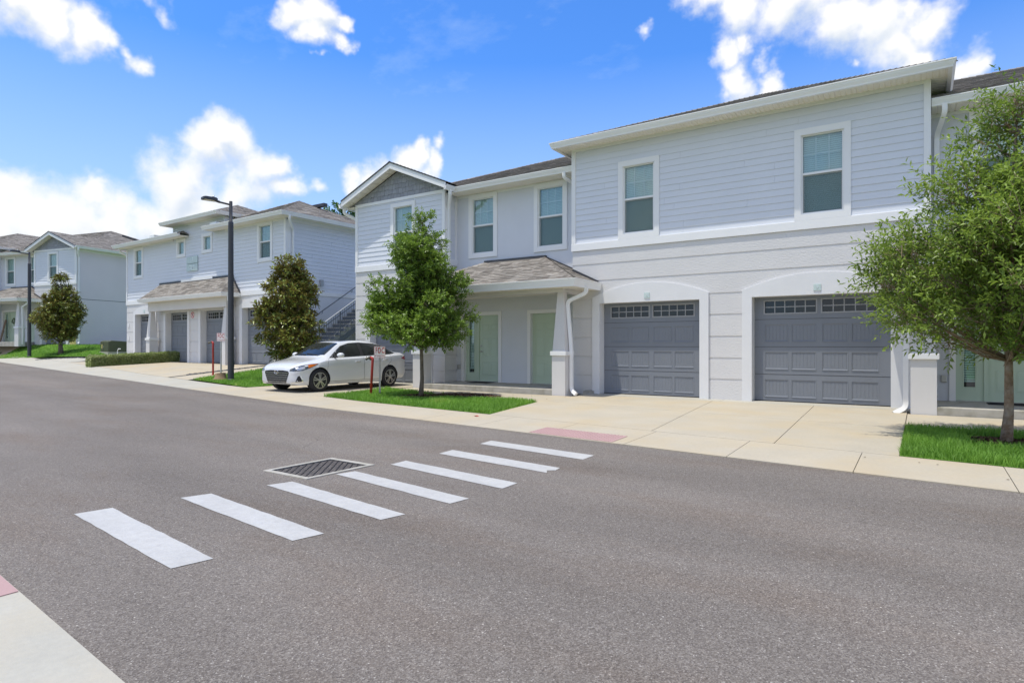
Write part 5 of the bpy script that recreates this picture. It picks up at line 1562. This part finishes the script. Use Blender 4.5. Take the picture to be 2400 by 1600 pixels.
    for p in body.polygons:
        c = p.center; idx = 0
        for wx in WX:
            if abs(c.x - wx) < .4 and abs(c.y) < .80 and abs(c.y) > .66 and abs(math.hypot(c.x - wx, c.z - WZ - .012)) < .357 and c.z > .19: idx = 1
        if c.z < .215 and p.normal.z < -.5: idx = 1
        for wx in WX:
            rad = math.hypot(c.x - wx, c.z - WZ - .012)
            if abs(rad - .351) < .012 and abs(p.normal.y) < .3 and (p.normal.x * (c.x - wx) + p.normal.z * (c.z - WZ)) < 0: idx = 1
        p.material_index = idx; p.use_smooth = len(p.vertices) < 8
    bo = link('body', body, t)
    try: body.set_sharp_from_angle(angle=R(38))
    except Exception: pass
    bvh = BVHTree.FromPolygons(V, Fc)
    def decal(name, poly, axis, m, off=.004, parent=t, step=.07, both=False, sharp=False):
        if axis in ('side', 'top'): poly = [(rx(a), b) for a, b in poly]
        bm = bmesh.new(); bm.faces.new([bm.verts.new((a, b, 0)) for a, b in poly])
        for ax in (0, 1):
            lo, hi = min(p[ax] for p in poly), max(p[ax] for p in poly); k = math.ceil(lo / step) * step
            while k < hi - 1e-4:
                if k > lo + 1e-4: bmesh.ops.bisect_plane(bm, geom=bm.verts[:] + bm.edges[:] + bm.faces[:], plane_co=(k, 0, 0) if ax == 0 else (0, k, 0), plane_no=(1, 0, 0) if ax == 0 else (0, 1, 0))
                k += step
        bmesh.ops.triangulate(bm, faces=bm.faces[:])
        for v in bm.verts:
            a, b = v.co.x, v.co.y
            q_ = .70711; o, d = {'diag': ((.1 + a * q_ - 2 * q_, -.6 - a * q_ - 2 * q_, b), (q_, q_, 0)), 'side': ((a, -2, b), (0, 1, 0)), 'top': ((a, b, 3), (0, 0, -1)), 'front': ((-2, a, b), (1, 0, 0)), 'rear': ((7, a, b), (-1, 0, 0))}[axis]
            h, nn, _, _ = bvh.ray_cast(Vector(o), Vector(d))
            if h is None:
                h, nn, _, _ = bvh.find_nearest(Vector((a, -.7, b)) if axis == 'side' else Vector((.1 + a * .7, -.6 - a * .7, b)) if axis == 'diag' else (Vector((a, b, 1)) if axis == 'top' else Vector((0 if axis == 'front' else 4.27, a, b))))
            if nn.dot(Vector(d)) > 0: nn = -nn
            v.co = h + nn * off
        mesh = bpy.data.meshes.new(name); 
        for f in bm.faces: f.smooth = True
        bm.to_mesh(mesh); mesh.materials.append(M[m])
        o = link(name, mesh, parent)
        if both:
            for v in bm.verts: v.co.y *= -1
            bmesh.ops.reverse_faces(bm, faces=bm.faces[:])
            m2 = bpy.data.meshes.new(name); bm.to_mesh(m2); m2.materials.append(M[m]); link(name, m2, parent)
        bm.free()
        return o
    strip = lambda pts, w: [(a + dx, b + dz) for (a, b), (dx, dz) in zip(pts, w)]
    def line(pts, h):
        up, dn = [], []
        for i, p in enumerate(pts):
            a, b = Vector(pts[max(i - 1, 0)]), Vector(pts[min(i + 1, len(pts) - 1)]); d = (b - a).normalized(); nn = Vector((-d.y, d.x)) * h
            up.append((p[0] + nn.x, p[1] + nn.y)); dn.append((p[0] - nn.x, p[1] - nn.y))
        return dn + up[::-1]
    # glass
    decal('window_trim', [(1.47, .925), (2.64, .968), (3.60, 1.005), (3.97, 1.04), (3.80, 1.135), (3.50, 1.262), (3.18, 1.338), (2.66, 1.372), (2.30, 1.345), (2.02, 1.262), (1.72, 1.08)], 'side', 'black_plastic', .003, both=True)
    decal('front_door_window', [(1.60, .945), (2.58, .98), (2.58, 1.352), (2.30, 1.325), (2.04, 1.245), (1.78, 1.085)], 'side', 'car_window', .006, both=True)
    decal('rear_door_window', [(2.68, .985), (3.42, 1.012), (3.42, 1.268), (3.17, 1.32), (2.68, 1.352)], 'side', 'car_window', .006, both=True)
    decal('quarter_window', [(3.46, 1.014), (3.60, 1.02), (3.92, 1.048), (3.78, 1.125), (3.46, 1.252)], 'side', 'car_window', .006, both=True)
    decal('windscreen', [(1.235, -.30), (1.29, -.52), (1.40, -.655), (1.70, -.60), (2.00, -.535), (1.985, -.3), (1.98, 0), (1.985, .3), (2.00, .535), (1.70, .60), (1.40, .655), (1.29, .52), (1.235, .30), (1.22, 0)], 'top', 'car_window', .005)
    decal('rear_screen', [(3.42, -.48), (3.95, -.55), (4.02, 0), (3.95, .55), (3.42, .48)], 'top', 'car_window', .005)
    decal('sunroof', [(2.20, -.40), (2.85, -.40), (2.85, .40), (2.20, .40)], 'top', 'car_window', .004)
    # wipers
    mb = MB()
    for y0, y1 in ((-.5, .02), (.02, .55)):
        pts = []
        for k in range(5):
            y = y0 + (y1 - y0) * k / 4; x = rx(1.27) + .04 * k / 4
            h, nn, _, _ = bvh.ray_cast(Vector((x, y, 3)), Vector((0, 0, -1))); pts.append(tuple(h + Vector((0, 0, .018))))
        mb.tube(pts, .009, 5)
    mb.build('wiper', 'black_plastic', t)
    # lamps and grille
    hl = decal('headlight', [(-.10, .590), (.05, .577), (.25, .60), (.45, .675), (.63, .785), (.42, .770), (.2, .735), (.02, .68), (-.09, .635)], 'diag', 'headlight', .006, both=True)
    decal('headlight_reflector', [(.10, .605), (.22, .625), (.30, .655), (.28, .71), (.18, .695), (.10, .655)], 'diag', 'alloy', .0085, both=True)
    decal('turn_signal', [(.38, .668), (.46, .69), (.60, .773), (.43, .758), (.36, .742)], 'diag', 'amber', .009, both=True)
    decal('grille', [(-.50, .585), (-.53, .54), (-.40, .265), (.40, .265), (.53, .54), (.50, .585), (.28, .605), (-.28, .605)], 'front', 'black_plastic', .006, step=.1)
    for k in range(5):
        z = .300 + k * .058; hw = .40 + .12 * (z - .265) / .27 - .01
        decal('grille_bar', [(-hw, z), (hw, z), (hw + .008, z + .011), (-hw - .008, z + .011)], 'front', 'chrome', .016, step=.08)
    decal('lower_intake', [(-.50, .215), (.50, .215), (.54, .25), (-.54, .25)], 'front', 'black_plastic', .005)
    decal('fog_recess', [(.06, .30), (.24, .31), (.17, .46), (.12, .45)], 'diag', 'black_plastic', .006, both=True)
    decal('fog_trim', [(-.06, .272), (.26, .285), (.235, .38), (.18, .47), (.165, .465), (.215, .375), (.225, .305), (-.05, .29)], 'diag', 'chrome', .010, both=True)
    # emblem: an oval ring with a slanted letter
    h, nn, _, _ = bvh.ray_cast(Vector((-2, 0, .56)), Vector((1, 0, 0)))
    e = empty('emblem_seat', h + Vector((-.022, 0, 0)), 0) if False else None
    mb = MB(); cx, cz = h.x - .02, .56
    ringp = [(cx, .085 * math.cos(k * math.pi / 8), cz + .047 * math.sin(k * math.pi / 8)) for k in range(17)]
    mb.tube(ringp, .008, 5, cap=False)
    for s in (-1, 1): mb.tube([(cx, s * .034 + .012, cz - .032), (cx, s * .034 - .012, cz + .032)], .007, 5)
    mb.tube([(cx, -.03, cz + .006), (cx, .03, cz - .006)], .006, 5)
    mb.build('emblem', 'chrome', t)
    decal('tail_light', [(4.16, .875), (4.40, .955), (4.53, .945), (4.565, .86), (4.50, .825), (4.34, .83)], 'side', 'tail_red', .006, both=True)
    decal('number_plate', [(-.15, .62), (.15, .62), (.15, .74), (-.15, .74)], 'rear', 'sign_white', .006)
    # shut lines, sills, handles
    for pts in ([(1.33, .30), (1.31, .55), (1.36, .80), (1.44, .90)], [(2.63, .27), (2.63, .94)], [(3.62, .985), (3.60, .80), (3.42, .62), (3.30, .40), (3.24, .27)], [(1.24, .272), (3.20, .272)]):
        decal('shut_line', line(pts, .005), 'side', 'joint_dark', .003, both=True, step=.06)
    decal('bonnet_line', line([(.30, -.60), (.7, -.665), (1.1, -.685), (1.24, -.68)], .003), 'top', 'joint_dark', .003, both=True, step=.06)
    for x, z in ((rx(2.40), .80), (rx(3.36), .835)):
        for s in (-1, 1):
            h, nn, _, _ = bvh.ray_cast(Vector((x, s * 2, z)), Vector((0, -s, 0)))
            mb = MB(); y = h.y + s * .022; mb.tube([(x - .10, h.y, z), (x - .08, y, z + .004), (x + .08, y, z + .010), (x + .10, h.y, z + .008)], .013, 6); mb.build('door_handle', 'chrome', t, True)
    for s in (-1, 1):
        mb = MB(); c = Vector((rx(1.70), s * 1.0, 1.005))
        pr = [(.0, -.09), (.045, -.075), (.068, -.03), (.072, .03), (.06, .075), (.0, .085)]
        P = []; nseg = 12
        for i, (r, d) in enumerate(pr):
            for k in range(nseg):
                a = 2 * math.pi * k / nseg; P.append((c.x + d * .9, c.y + r * 1.55 * math.cos(a), c.z + r * math.sin(a)))
        mb.add(P, [(i * nseg + k, i * nseg + (k + 1) % nseg, (i + 1) * nseg + (k + 1) % nseg, (i + 1) * nseg + k) for i in range(len(pr) - 1) for k in range(nseg)])
        o = mb.build('wing_mirror', 'car_white', t, True)
        mb = MB(); mb.tube([(rx(1.66), s * .80, .95), (rx(1.69), s * .92, .965)], [.03, .022], 8); mb.build('mirror_arm', 'black_plastic', o)
    mb = MB(); mb.prism([(rx(3.22), 1.378), (rx(3.40), 1.335), (rx(3.40), 1.395), (rx(3.36), 1.405)], -.012, .012, 'y'); mb.build('roof_antenna', 'car_white', t)
    # wheels
    for wx in WX:
        for s in (-1, 1):
            w = empty('wheel', (wx, s * .79, WZ)); w.parent = t
            mb = MB(); mb.lathe([(.225, -.10), (.29, -.105), (.312, -.085), (.318, -.04), (.318, .04), (.312, .085), (.29, .105), (.225, .10)], 40, (0, 0, 0), 'y'); mb.build('tyre', 'tyre', w, True)
            mb = MB(); mb.lathe([(.222, s * .085), (.222, s * .10), (.205, s * .102), (.200, s * .06), (.05, s * .045), (.0, s * .045)], 36, (0, 0, 0), 'y'); mb.build('hub', 'black_plastic', w, True)
            mb = MB()
            for k in range(36):
                a0, a1 = k * math.pi / 18, (k + 1) * math.pi / 18
                pt = lambda r, a, y: (r * math.cos(a), y, r * math.sin(a))
                y = s * .106
                mb.add([pt(.224, a0, y), pt(.224, a1, y), pt(.206, a1, y), pt(.206, a0, y), pt(.200, a0, s * .07), pt(.200, a1, s * .07)], [(0, 1, 2, 3), (3, 2, 5, 4)])
            for k in range(5):
                a = k * 2 * math.pi / 5 + .35
                for da in (-.17, .17):
                    p0 = (.045 * math.cos(a + da * 1.5), .045 * math.sin(a + da * 1.5)); p1 = (.207 * math.cos(a + da), .207 * math.sin(a + da))
                    tx, tz = -(p1[1] - p0[1]), p1[0] - p0[0]; l = math.hypot(tx, tz); tx, tz = tx / l, tz / l
                    w0, w1 = .013, .017; ya, yb = s * .112, s * .085
                    q = [(p0[0] + tx * w0, ya, p0[1] + tz * w0), (p1[0] + tx * w1, ya - s * .006, p1[1] + tz * w1), (p1[0] - tx * w1, ya - s * .006, p1[1] - tz * w1), (p0[0] - tx * w0, ya, p0[1] - tz * w0)]
                    mb.add(q + [(a_, yb - s * .03, c_) for a_, b_, c_ in q], [(0, 1, 2, 3), (0, 1, 5, 4), (2, 3, 7, 6)])
            mb.lathe([(.052, s * .085), (.050, s * .114), (.03, s * .118)], 16, (0, 0, 0), 'y')
            mb.build('rim', 'alloy', w)
M['car_window'] = mat('car_window', (.022, .026, .026), .03, .5, 2.5, spec=.38)
M['joint_dark'] = mat('joint_dark', (.10, .10, .105), .6, 0)
car()
# ------------------------------------------------------------------ trees, hedge, grass
def unit(a): return a / np.maximum(np.linalg.norm(a, axis=-1, keepdims=True), 1e-6)
def leaf_mesh(name, P, A, Nn, L, W, m, parent, rnd, fold=.25):
    """one leaf per row: base P, axis A, normal Nn, length L, width W"""
    A = unit(A); S = unit(np.cross(Nn, A)); Nn = np.cross(A, S)
    L = L[:, None]; W = W[:, None]
    b = P; tip = P + A * L - Nn * L * .12
    mid = P + A * L * .48
    l = mid + S * W * .5 + Nn * W * fold; r = mid - S * W * .5 + Nn * W * fold
    n = len(P); V = np.stack([b, r, tip, l], 1).reshape(-1, 3)
    i = np.arange(n)[:, None] * 4
    Fs = np.concatenate([i + np.array([[0, 1, 2]]), i + np.array([[0, 2, 3]])], 1).reshape(-1, 3)
    return arr_mesh(name, V, Fs, m, np.repeat(rnd, 2), parent)

def tree(name, label, cat, x, y, prof, trunk_r, n_blob, n_twig, per, leaf, lw, m, bark, seed, lean=(0, 0), blob=(.28, .46), up=.35, group=None, z0=None, droop=0.0, multi=1, inner=.35, twig=.22, squash=(1, 1), flat=.45):
    """prof: [(height, radius)] of the crown above the foot. Crown built of leaf sprays on heaps carried by limbs."""
    g = np.random.default_rng(seed); rr = random.Random(seed)
    gz_ = H(x, y) if z0 is None else z0
    t = empty(name, (x, y, gz_), 0, label, cat, group)
    hs = np.array([p[0] for p in prof]); rs = np.array([p[1] for p in prof])
    top, low = hs.max(), hs.min()
    Rf = lambda h: np.interp(h, hs, rs)
    axis = lambda h: np.stack([lean[0] * h / top, lean[1] * h / top], -1)
    # heaps
    B = []; tries = 0
    while len(B) < n_blob and tries < 4000:
        tries += 1
        h = rr.uniform(low, top); R0 = float(Rf(h))
        if rr.random() > (R0 / rs.max()) ** 1.2 + .08: continue
        br = rr.uniform(*blob) * min(1, .45 + R0 / rs.max())
        rad = max(0, R0 - br * .8) * (rr.uniform(.55, 1.0) if rr.random() > .3 else rr.uniform(0, .6))
        a = rr.uniform(0, 6.283); ax = axis(np.array(h))
        c = np.array([ax[0] + rad * math.cos(a) * squash[0], ax[1] + rad * math.sin(a) * squash[1], h])
        if any(np.linalg.norm(c - q[0]) < .52 * (br + q[1]) * .85 for q in B) and rr.random() < .8: continue
        B.append((c, br))
    cs = np.array([b[0] for b in B]); bs = np.array([b[1] for b in B])
    w = bs ** 2; w /= w.sum()
    k = g.choice(len(B), n_twig, p=w)
    d = unit(g.normal(size=(n_twig, 3))); d[:, 2] *= .85
    rad = bs[k] * (inner + (1 - inner) * g.random(n_twig) ** .6)
    T = cs[k] + d * rad[:, None]
    ax = axis(T[:, 2]); out = np.concatenate([T[:, :2] - ax, np.zeros((n_twig, 1))], 1)
    dirs = unit(unit(out) * .55 + d * .7 + np.array([0, 0, up]) + g.normal(size=(n_twig, 3)) * .35)
    ok = T[:, 2] > low * .9
    T, dirs = T[ok], dirs[ok]; n_twig = len(T)
    tl = twig * g.uniform(.6, 1.5, n_twig)
    s = np.tile(np.linspace(.05, 1, per), (n_twig, 1))
    P = T[:, None, :] + dirs[:, None, :] * (s * tl[:, None])[..., None]
    P[..., 2] -= (droop * s ** 2 * tl[:, None])
    perp = unit(np.cross(dirs, np.array([0, 0, 1.0]) + g.normal(size=(n_twig, 3)) * .2)); perp2 = np.cross(perp, dirs)
    ph = np.arange(per) * 2.4 + g.random((n_twig, 1)) * 6.28
    side = perp[:, None, :] * np.cos(ph)[..., None] + perp2[:, None, :] * np.sin(ph)[..., None]
    A = dirs[:, None, :] * (.35 + .75 * s)[..., None] + side * .95 + g.normal(size=P.shape) * .22
    Nn = np.array([0, 0, 1.0]) + dirs[:, None, :] * .25 + g.normal(size=P.shape) * flat
    base_r = (g.random(len(B))[k] * .32 + g.random(len(ok)) * .25)[ok]
    rnd = np.clip(base_r[:, None] * .75 + s * .22 + g.random(P.shape[:2]) * .30, 0, .999)
    n = P.shape[0] * P.shape[1]
    L = leaf * g.uniform(.65, 1.25, n); W = lw * g.uniform(.7, 1.25, n)
    leaf_mesh('crown', P.reshape(-1, 3), A.reshape(-1, 3), Nn.reshape(-1, 3), L, W, m, t, rnd.ravel())
    # trunk, limbs, twigs
    mb = MB(); n_ = 9
    for q in range(multi):
        off = (0, 0) if multi == 1 else (.16 * math.cos(q * 2.1), .16 * math.sin(q * 2.1))
        pts, rads = [], []
        H1 = top * (.93 if multi == 1 else .7)
        for i in range(n_):
            h = -.12 + (H1 + .12) * i / (n_ - 1); a2 = axis(np.array(max(h, 0)))
            wv = .02 * math.sin(i * 1.7 + seed + q)
            sp = min(1, max(0, h) / 1.0)
            pts.append((a2[0] + wv + off[0] * (.5 + 1.8 * sp), a2[1] + wv * .6 + off[1] * (.5 + 1.8 * sp), h)); rads.append(trunk_r * (1.30 if i == 0 else 1.0 - .86 * (i / (n_ - 1)) ** .9) / (1 if multi == 1 else 1.3))
        mb.tube(pts, rads, 10)
    tr = mb.build('trunk', bark, t, True)
    mb = MB()
    for c, br in B:
        h0 = max(low * .9, c[2] - rr.uniform(.35, .9) * (np.hypot(c[0], c[1]) + .15)); h0 = min(h0, c[2] - .05)
        a2 = axis(np.array(h0)); p0 = Vector((a2[0], a2[1], h0)); p3 = Vector(c)
        p1 = p0.lerp(p3, .35) + Vector((0, 0, -.04)); p2 = p0.lerp(p3, .7) + Vector((rr.uniform(-.05, .05), rr.uniform(-.05, .05), .0))
        mb.tube([p0, p1, p2, p3], [trunk_r * .34, trunk_r * .26, trunk_r * .17, trunk_r * .07], 6)
    stuff(mb.build('limbs', bark, tr, True))
    # twigs as thin three-sided sticks
    m_tw = min(n_twig, 2500); idx = g.choice(n_twig, m_tw, replace=False)
    a, b = T[idx] - dirs[idx] * tl[idx][:, None] * .5, T[idx] + dirs[idx] * tl[idx][:, None]
    b[:, 2] -= droop * tl[idx]
    e1 = perp[idx] * (.0035 + leaf * .02); e2 = perp2[idx] * (.0035 + leaf * .02)
    Vt = np.stack([a + e1, a - e1 * .5 + e2 * .87, a - e1 * .5 - e2 * .87, b], 1).reshape(-1, 3)
    i = np.arange(m_tw)[:, None] * 4
    Ft = np.concatenate([i + np.array([[0, 1, 3]]), i + np.array([[1, 2, 3]]), i + np.array([[2, 0, 3]])], 1).reshape(-1, 3)
    stuff(arr_mesh('twigs', Vt, Ft, bark, None, t))
    return t

tree('oak_tree', 'young live oak at the right edge with airy narrow-leaved crown and mottled trunk', 'tree', .97, 10.55,
     [(1.24, .5), (1.45, 1.1), (1.75, 1.52), (2.25, 1.72), (2.85, 1.36), (3.4, .98), (3.95, .66), (4.4, .38), (4.75, .08)], .062, 100, 3900, 12, .090, .031, 'leaf_live', 'bark', 31, lean=(.12, 0), blob=(.18, .34), up=.5, twig=.36, droop=.06, inner=.25)
tree('oak_tree', 'dense dark green young oak on the grass beside the FDC sign', 'tree', -10.69, 11.78,
     [(1.40, .7), (1.62, 1.35), (1.95, 1.58), (2.35, 1.45), (2.9, 1.22), (3.4, .95), (3.9, .74), (4.3, .52), (4.65, .24), (4.82, .05)], .058, 84, 4300, 11, .078, .042, 'leaf_oak', 'bark_dark', 12, lean=(.03, 0), blob=(.20, .36), up=.35, twig=.16, inner=.4)
tree('magnolia_tree', 'bushy bronze tinted magnolia between the staircase and the white car', 'tree', -18.5, 13.6,
     [(.45, .40), (.8, .85), (1.3, 1.16), (1.8, 1.22), (2.4, 1.08), (2.9, .86), (3.25, .84), (3.6, .60), (3.9, .56), (4.15, .34), (4.28, .08)], .055, 90, 1250, 9, .17, .074, 'leaf_magnolia', 'bark', 5, blob=(.22, .36), up=.6, twig=.16, multi=3, inner=.3, flat=.28, group='magnolia trees')
tree('magnolia_tree', 'cone shaped magnolia alone on the sloping lawn at the far left', 'tree', -41.9, 15.05,
     [(.75, .45), (1.1, 1.0), (1.7, 1.38), (2.2, 1.30), (2.8, 1.05), (3.4, .82), (3.9, .55), (4.4, .33), (4.72, .08)], .12, 90, 1350, 9, .17, .078, 'leaf_magnolia', 'bark_dark', 8, blob=(.24, .40), up=.6, twig=.17, inner=.3, flat=.28, group='magnolia trees')
tree('shade_tree', 'distant dark tree top showing above the middle roof', 'tree', -42.9, 37.5,
     [(3, 1.5), (6, 4.2), (9, 4.6), (11, 3.6), (12.6, 1.6), (13.4, .2)], .3, 90, 1500, 8, .34, .20, 'leaf_far', 'bark_dark', 21, blob=(.9, 1.5), up=.3, twig=.5, z0=.6)

def hedge():
    a, b = Vector((-31.25, 12.35)), Vector((-30.7, 16.0)); d = (b - a); L = d.length; ang = math.atan2(d.y, d.x)
    zc = H(a.x, a.y)
    t = empty('hedge', (a.x, a.y, zc), ang, 'low clipped hedge on the driveway in front of the four garages', 'hedge')
    slope = (H(b.x, b.y) - zc) / L; w, h = .62, .46
    mb = MB(); mb.add([(.08, -w / 2 + .08, 0), (L - .08, -w / 2 + .08, slope * L), (L - .08, w / 2 - .08, slope * L), (.08, w / 2 - .08, 0), (.08, -w / 2 + .08, h - .08), (L - .08, -w / 2 + .08, slope * L + h - .08), (L - .08, w / 2 - .08, slope * L + h - .08), (.08, w / 2 - .08, h - .08)],
                      [(0, 3, 2, 1), (4, 5, 6, 7), (0, 1, 5, 4), (1, 2, 6, 5), (2, 3, 7, 6), (3, 0, 4, 7)]); mb.build('stems', 'bark_dark', t)
    g = np.random.default_rng(3); n = 26000
    P = np.stack([g.uniform(0, L, n), g.uniform(-w / 2, w / 2, n), g.uniform(.03, h, n)], 1)
    f = g.integers(0, 10, n); j = g.uniform(-.045, .03, n)
    P[f < 4, 2] = h; P[(f >= 4) & (f < 7), 1] = -w / 2; P[(f >= 7) & (f < 8), 1] = w / 2; P[f == 8, 0] = 0; P[f == 9, 0] = L
    bump = .035 * np.sin(P[:, 0] * 5.2 + 1) * np.sin(P[:, 1] * 7 + P[:, 0] * 2)
    nn = np.zeros((n, 3)); nn[f < 4, 2] = 1; nn[(f >= 4) & (f < 7), 1] = -1; nn[(f >= 7) & (f < 8), 1] = 1; nn[f == 8, 0] = -1; nn[f == 9, 0] = 1
    P += nn * (j + bump)[:, None]; P[:, 2] += P[:, 0] * slope
    leaf_mesh('foliage', P, nn * .7 + g.normal(size=(n, 3)) * .6, nn * .6 + g.normal(size=(n, 3)) * .4 + np.array([0, 0, .4]), g.uniform(.05, .09, n), g.uniform(.03, .05, n), 'leaf_hedge', t, g.random(n))
hedge()

def in_poly(x, y, poly):
    c = np.zeros(len(x), bool); j = len(poly) - 1
    for i in range(len(poly)):
        xi, yi = poly[i]; xj, yj = poly[j]
        q = ((yi > y) != (yj > y)) & (x < (xj - xi) * (y - yi) / (yj - yi + 1e-12) + xi); c ^= q; j = i
    return c
def lawn(poly, dens, hgt, wid, seed, holes=(), lname='lawn', fade=None):
    structure(sheet(lname, poly, .012, 'grass_soil', 1.0))
    g = np.random.default_rng(seed)
    xs = [p[0] for p in poly]; ys = [p[1] for p in poly]
    area = (max(xs) - min(xs)) * (max(ys) - min(ys)); n = int(area * dens)
    x = g.uniform(min(xs), max(xs), n); y = g.uniform(min(ys), max(ys), n)
    k = in_poly(x, y, poly)
    if fade is not None: k &= g.random(n) < fade(x, y)
    for hx, hy, hr in holes:
        dd = np.hypot((x - hx), (y - hy)); k &= dd > hr * (1 + .25 * np.sin(np.arctan2(y - hy, x - hx) * 3 + seed)) 
    x, y = x[k], y[k]; n = len(x)
    patch = .5 + .25 * np.sin(x * 2.1 + seed) * np.sin(y * 2.7 + x) + .25 * np.sin(x * 5.3 + y * 4.1)
    z = np.array([H(a, b) for a, b in zip(x, y)]) + .008
    h = hgt * g.uniform(.45, 1.25, n) * (.8 + .4 * patch); a = g.uniform(0, 6.283, n); ln = g.uniform(.1, .75, n)
    B = np.stack([x, y, z], 1); side = np.stack([np.cos(a), np.sin(a), np.zeros(n)], 1)
    la = a + 1.57 + g.normal(size=n) * .5; lean_ = np.stack([np.cos(la), np.sin(la), np.zeros(n)], 1) * (h * ln)[:, None]
    upv = np.array([0, 0, 1.0])
    w = wid * g.uniform(.7, 1.3, n)[:, None]
    b0, b1 = B + side * w, B - side * w
    mid = B + upv * (h * .62)[:, None] + lean_ * .35
    m0, m1 = mid + side * w * .8, mid - side * w * .8
    tip = B + upv * (h * .95)[:, None] + lean_
    V = np.stack([b0, b1, m1, m0, tip], 1).reshape(-1, 3); i = np.arange(n)[:, None] * 5
    Fs = np.concatenate([i + np.array([[0, 1, 2]]), i + np.array([[0, 2, 3]]), i + np.array([[3, 2, 4]])], 1).reshape(-1, 3)
    patch2 = .5 + .5 * np.sin(x * .9 + y * 1.3 + seed) * np.sin(y * 1.9 - x * .7)
    rnd = np.clip(patch * .35 + patch2 * .22 + g.random(n) * .5, 0, .999)
    stuff(arr_mesh('grass', V, Fs, 'grass', np.repeat(rnd, 3)))
def mulch(x, y, r, n, seed, stretch=(1, 1), name='mulch'):
    rr = random.Random(seed); mb = MB()
    for _ in range(n):
        a = rr.uniform(0, 6.283); q = r * math.sqrt(rr.random())
        px, py = x + q * math.cos(a) * stretch[0], y + q * math.sin(a) * stretch[1]; pz = H(px, py) + .02 + .03 * (1 - q / r)
        l, w, b = rr.uniform(.02, .06), rr.uniform(.006, .014), rr.uniform(0, 6.283); c, s = math.cos(b), math.sin(b)
        tz = rr.uniform(-.012, .02)
        mb.add([(px - c * l - s * w, py - s * l + c * w, pz - tz), (px - c * l + s * w, py - s * l - c * w, pz - tz), (px + c * l + s * w, py + s * l - c * w, pz + tz), (px + c * l - s * w, py + s * l + c * w, pz + tz)], [(0, 1, 2, 3)])
    stuff(mb.build(name, 'mulch'))

lawn([V2(-.2, 8.62), V2(6.5, 8.62), (6.5, 11.65), (-.18, 11.62)], 3600, .105, .0035, 1, [(.97, 10.55, .55)], fade=lambda x, y: np.where(x < 2.4, 1, .15))
mulch(.97, 10.55, .5, 500, 1)
L2 = [V2(-12.62, 8.64), V2(-6.85, 8.64), (-7.38, 12.1), (-13.15, 13.0)]
lawn(L2, 1900, .085, .0045, 2, [(-10.69, 11.78, .75), (-9.8, 12.6, 1.0)])
mulch(-10.69, 11.78, .62, 700, 2); mulch(-9.8, 12.62, .85, 1100, 3, (1.2, .6))
L1 = [(-20.95, 11.42), V2(-16.8, 8.72), (-16.8, 14.9), (-21.45, 14.65)]
lawn(L1, 950, .075, .006, 3)
L3 = [(-50.8, 14.4), (-47.6, 13.85), (-43.3, 13.98), (-37.95, 14.72), (-35.75, 15.8), (-35.9, 27), (-45.0, 27), (-45.4, 17.0), (-50.2, 15.9)]
lawn(L3, 230, .07, .011, 4, [(-41.9, 15.05, .5)])
mulch(-41.9, 15.05, .6, 160, 5)

# scraps of leaf litter on the hard ground near the trees
def litter():
    rr = random.Random(9); mb = MB()
    spots = [(-9.4, 13.2, 1.2, .3), (-10.5, 10.3, 1.4, .5), (.4, 8.1, 1.2, .4)]
    for x, y, sx, sy in spots:
        for _ in range(9):
            px, py = x + rr.gauss(0, sx), y + rr.gauss(0, sy)
            if py + SK * px < 1.2: continue
            pz = H(px, py) + (.018 if py + SK * px > 7.34 else .006); a = rr.uniform(0, 6.28); l, w = rr.uniform(.012, .034), rr.uniform(.006, .014)
            c, s_ = math.cos(a) * l, math.sin(a) * l; e, f = -math.sin(a) * w, math.cos(a) * w
            mb.add([(px - c, py - s_, pz), (px + e, py + f, pz + .006), (px + c, py + s_, pz + .002), (px - e, py - f, pz + .005)], [(0, 1, 2, 3)])
    stuff(mb.build('leaf_litter', 'mulch'))
litter()

def woods():
    g = np.random.default_rng(77); n = 9000
    c = np.stack([g.uniform(-150, -92, 60), g.uniform(-30, 38, 60), g.uniform(2.5, 7.0, 60)], 1); r = g.uniform(2.0, 4.2, 60)
    k = g.integers(0, 60, n); d = unit(g.normal(size=(n, 3)))
    P = c[k] + d * (r[k] * g.uniform(.6, 1.0, n))[:, None]; P[:, 2] = np.maximum(P[:, 2], .6)
    stuff(leaf_mesh('woods', P, d + g.normal(size=(n, 3)) * .5, d + np.array([0, 0, .5]), g.uniform(.7, 1.3, n), g.uniform(.5, .9, n), 'leaf_far', None, g.random(n)))
woods()
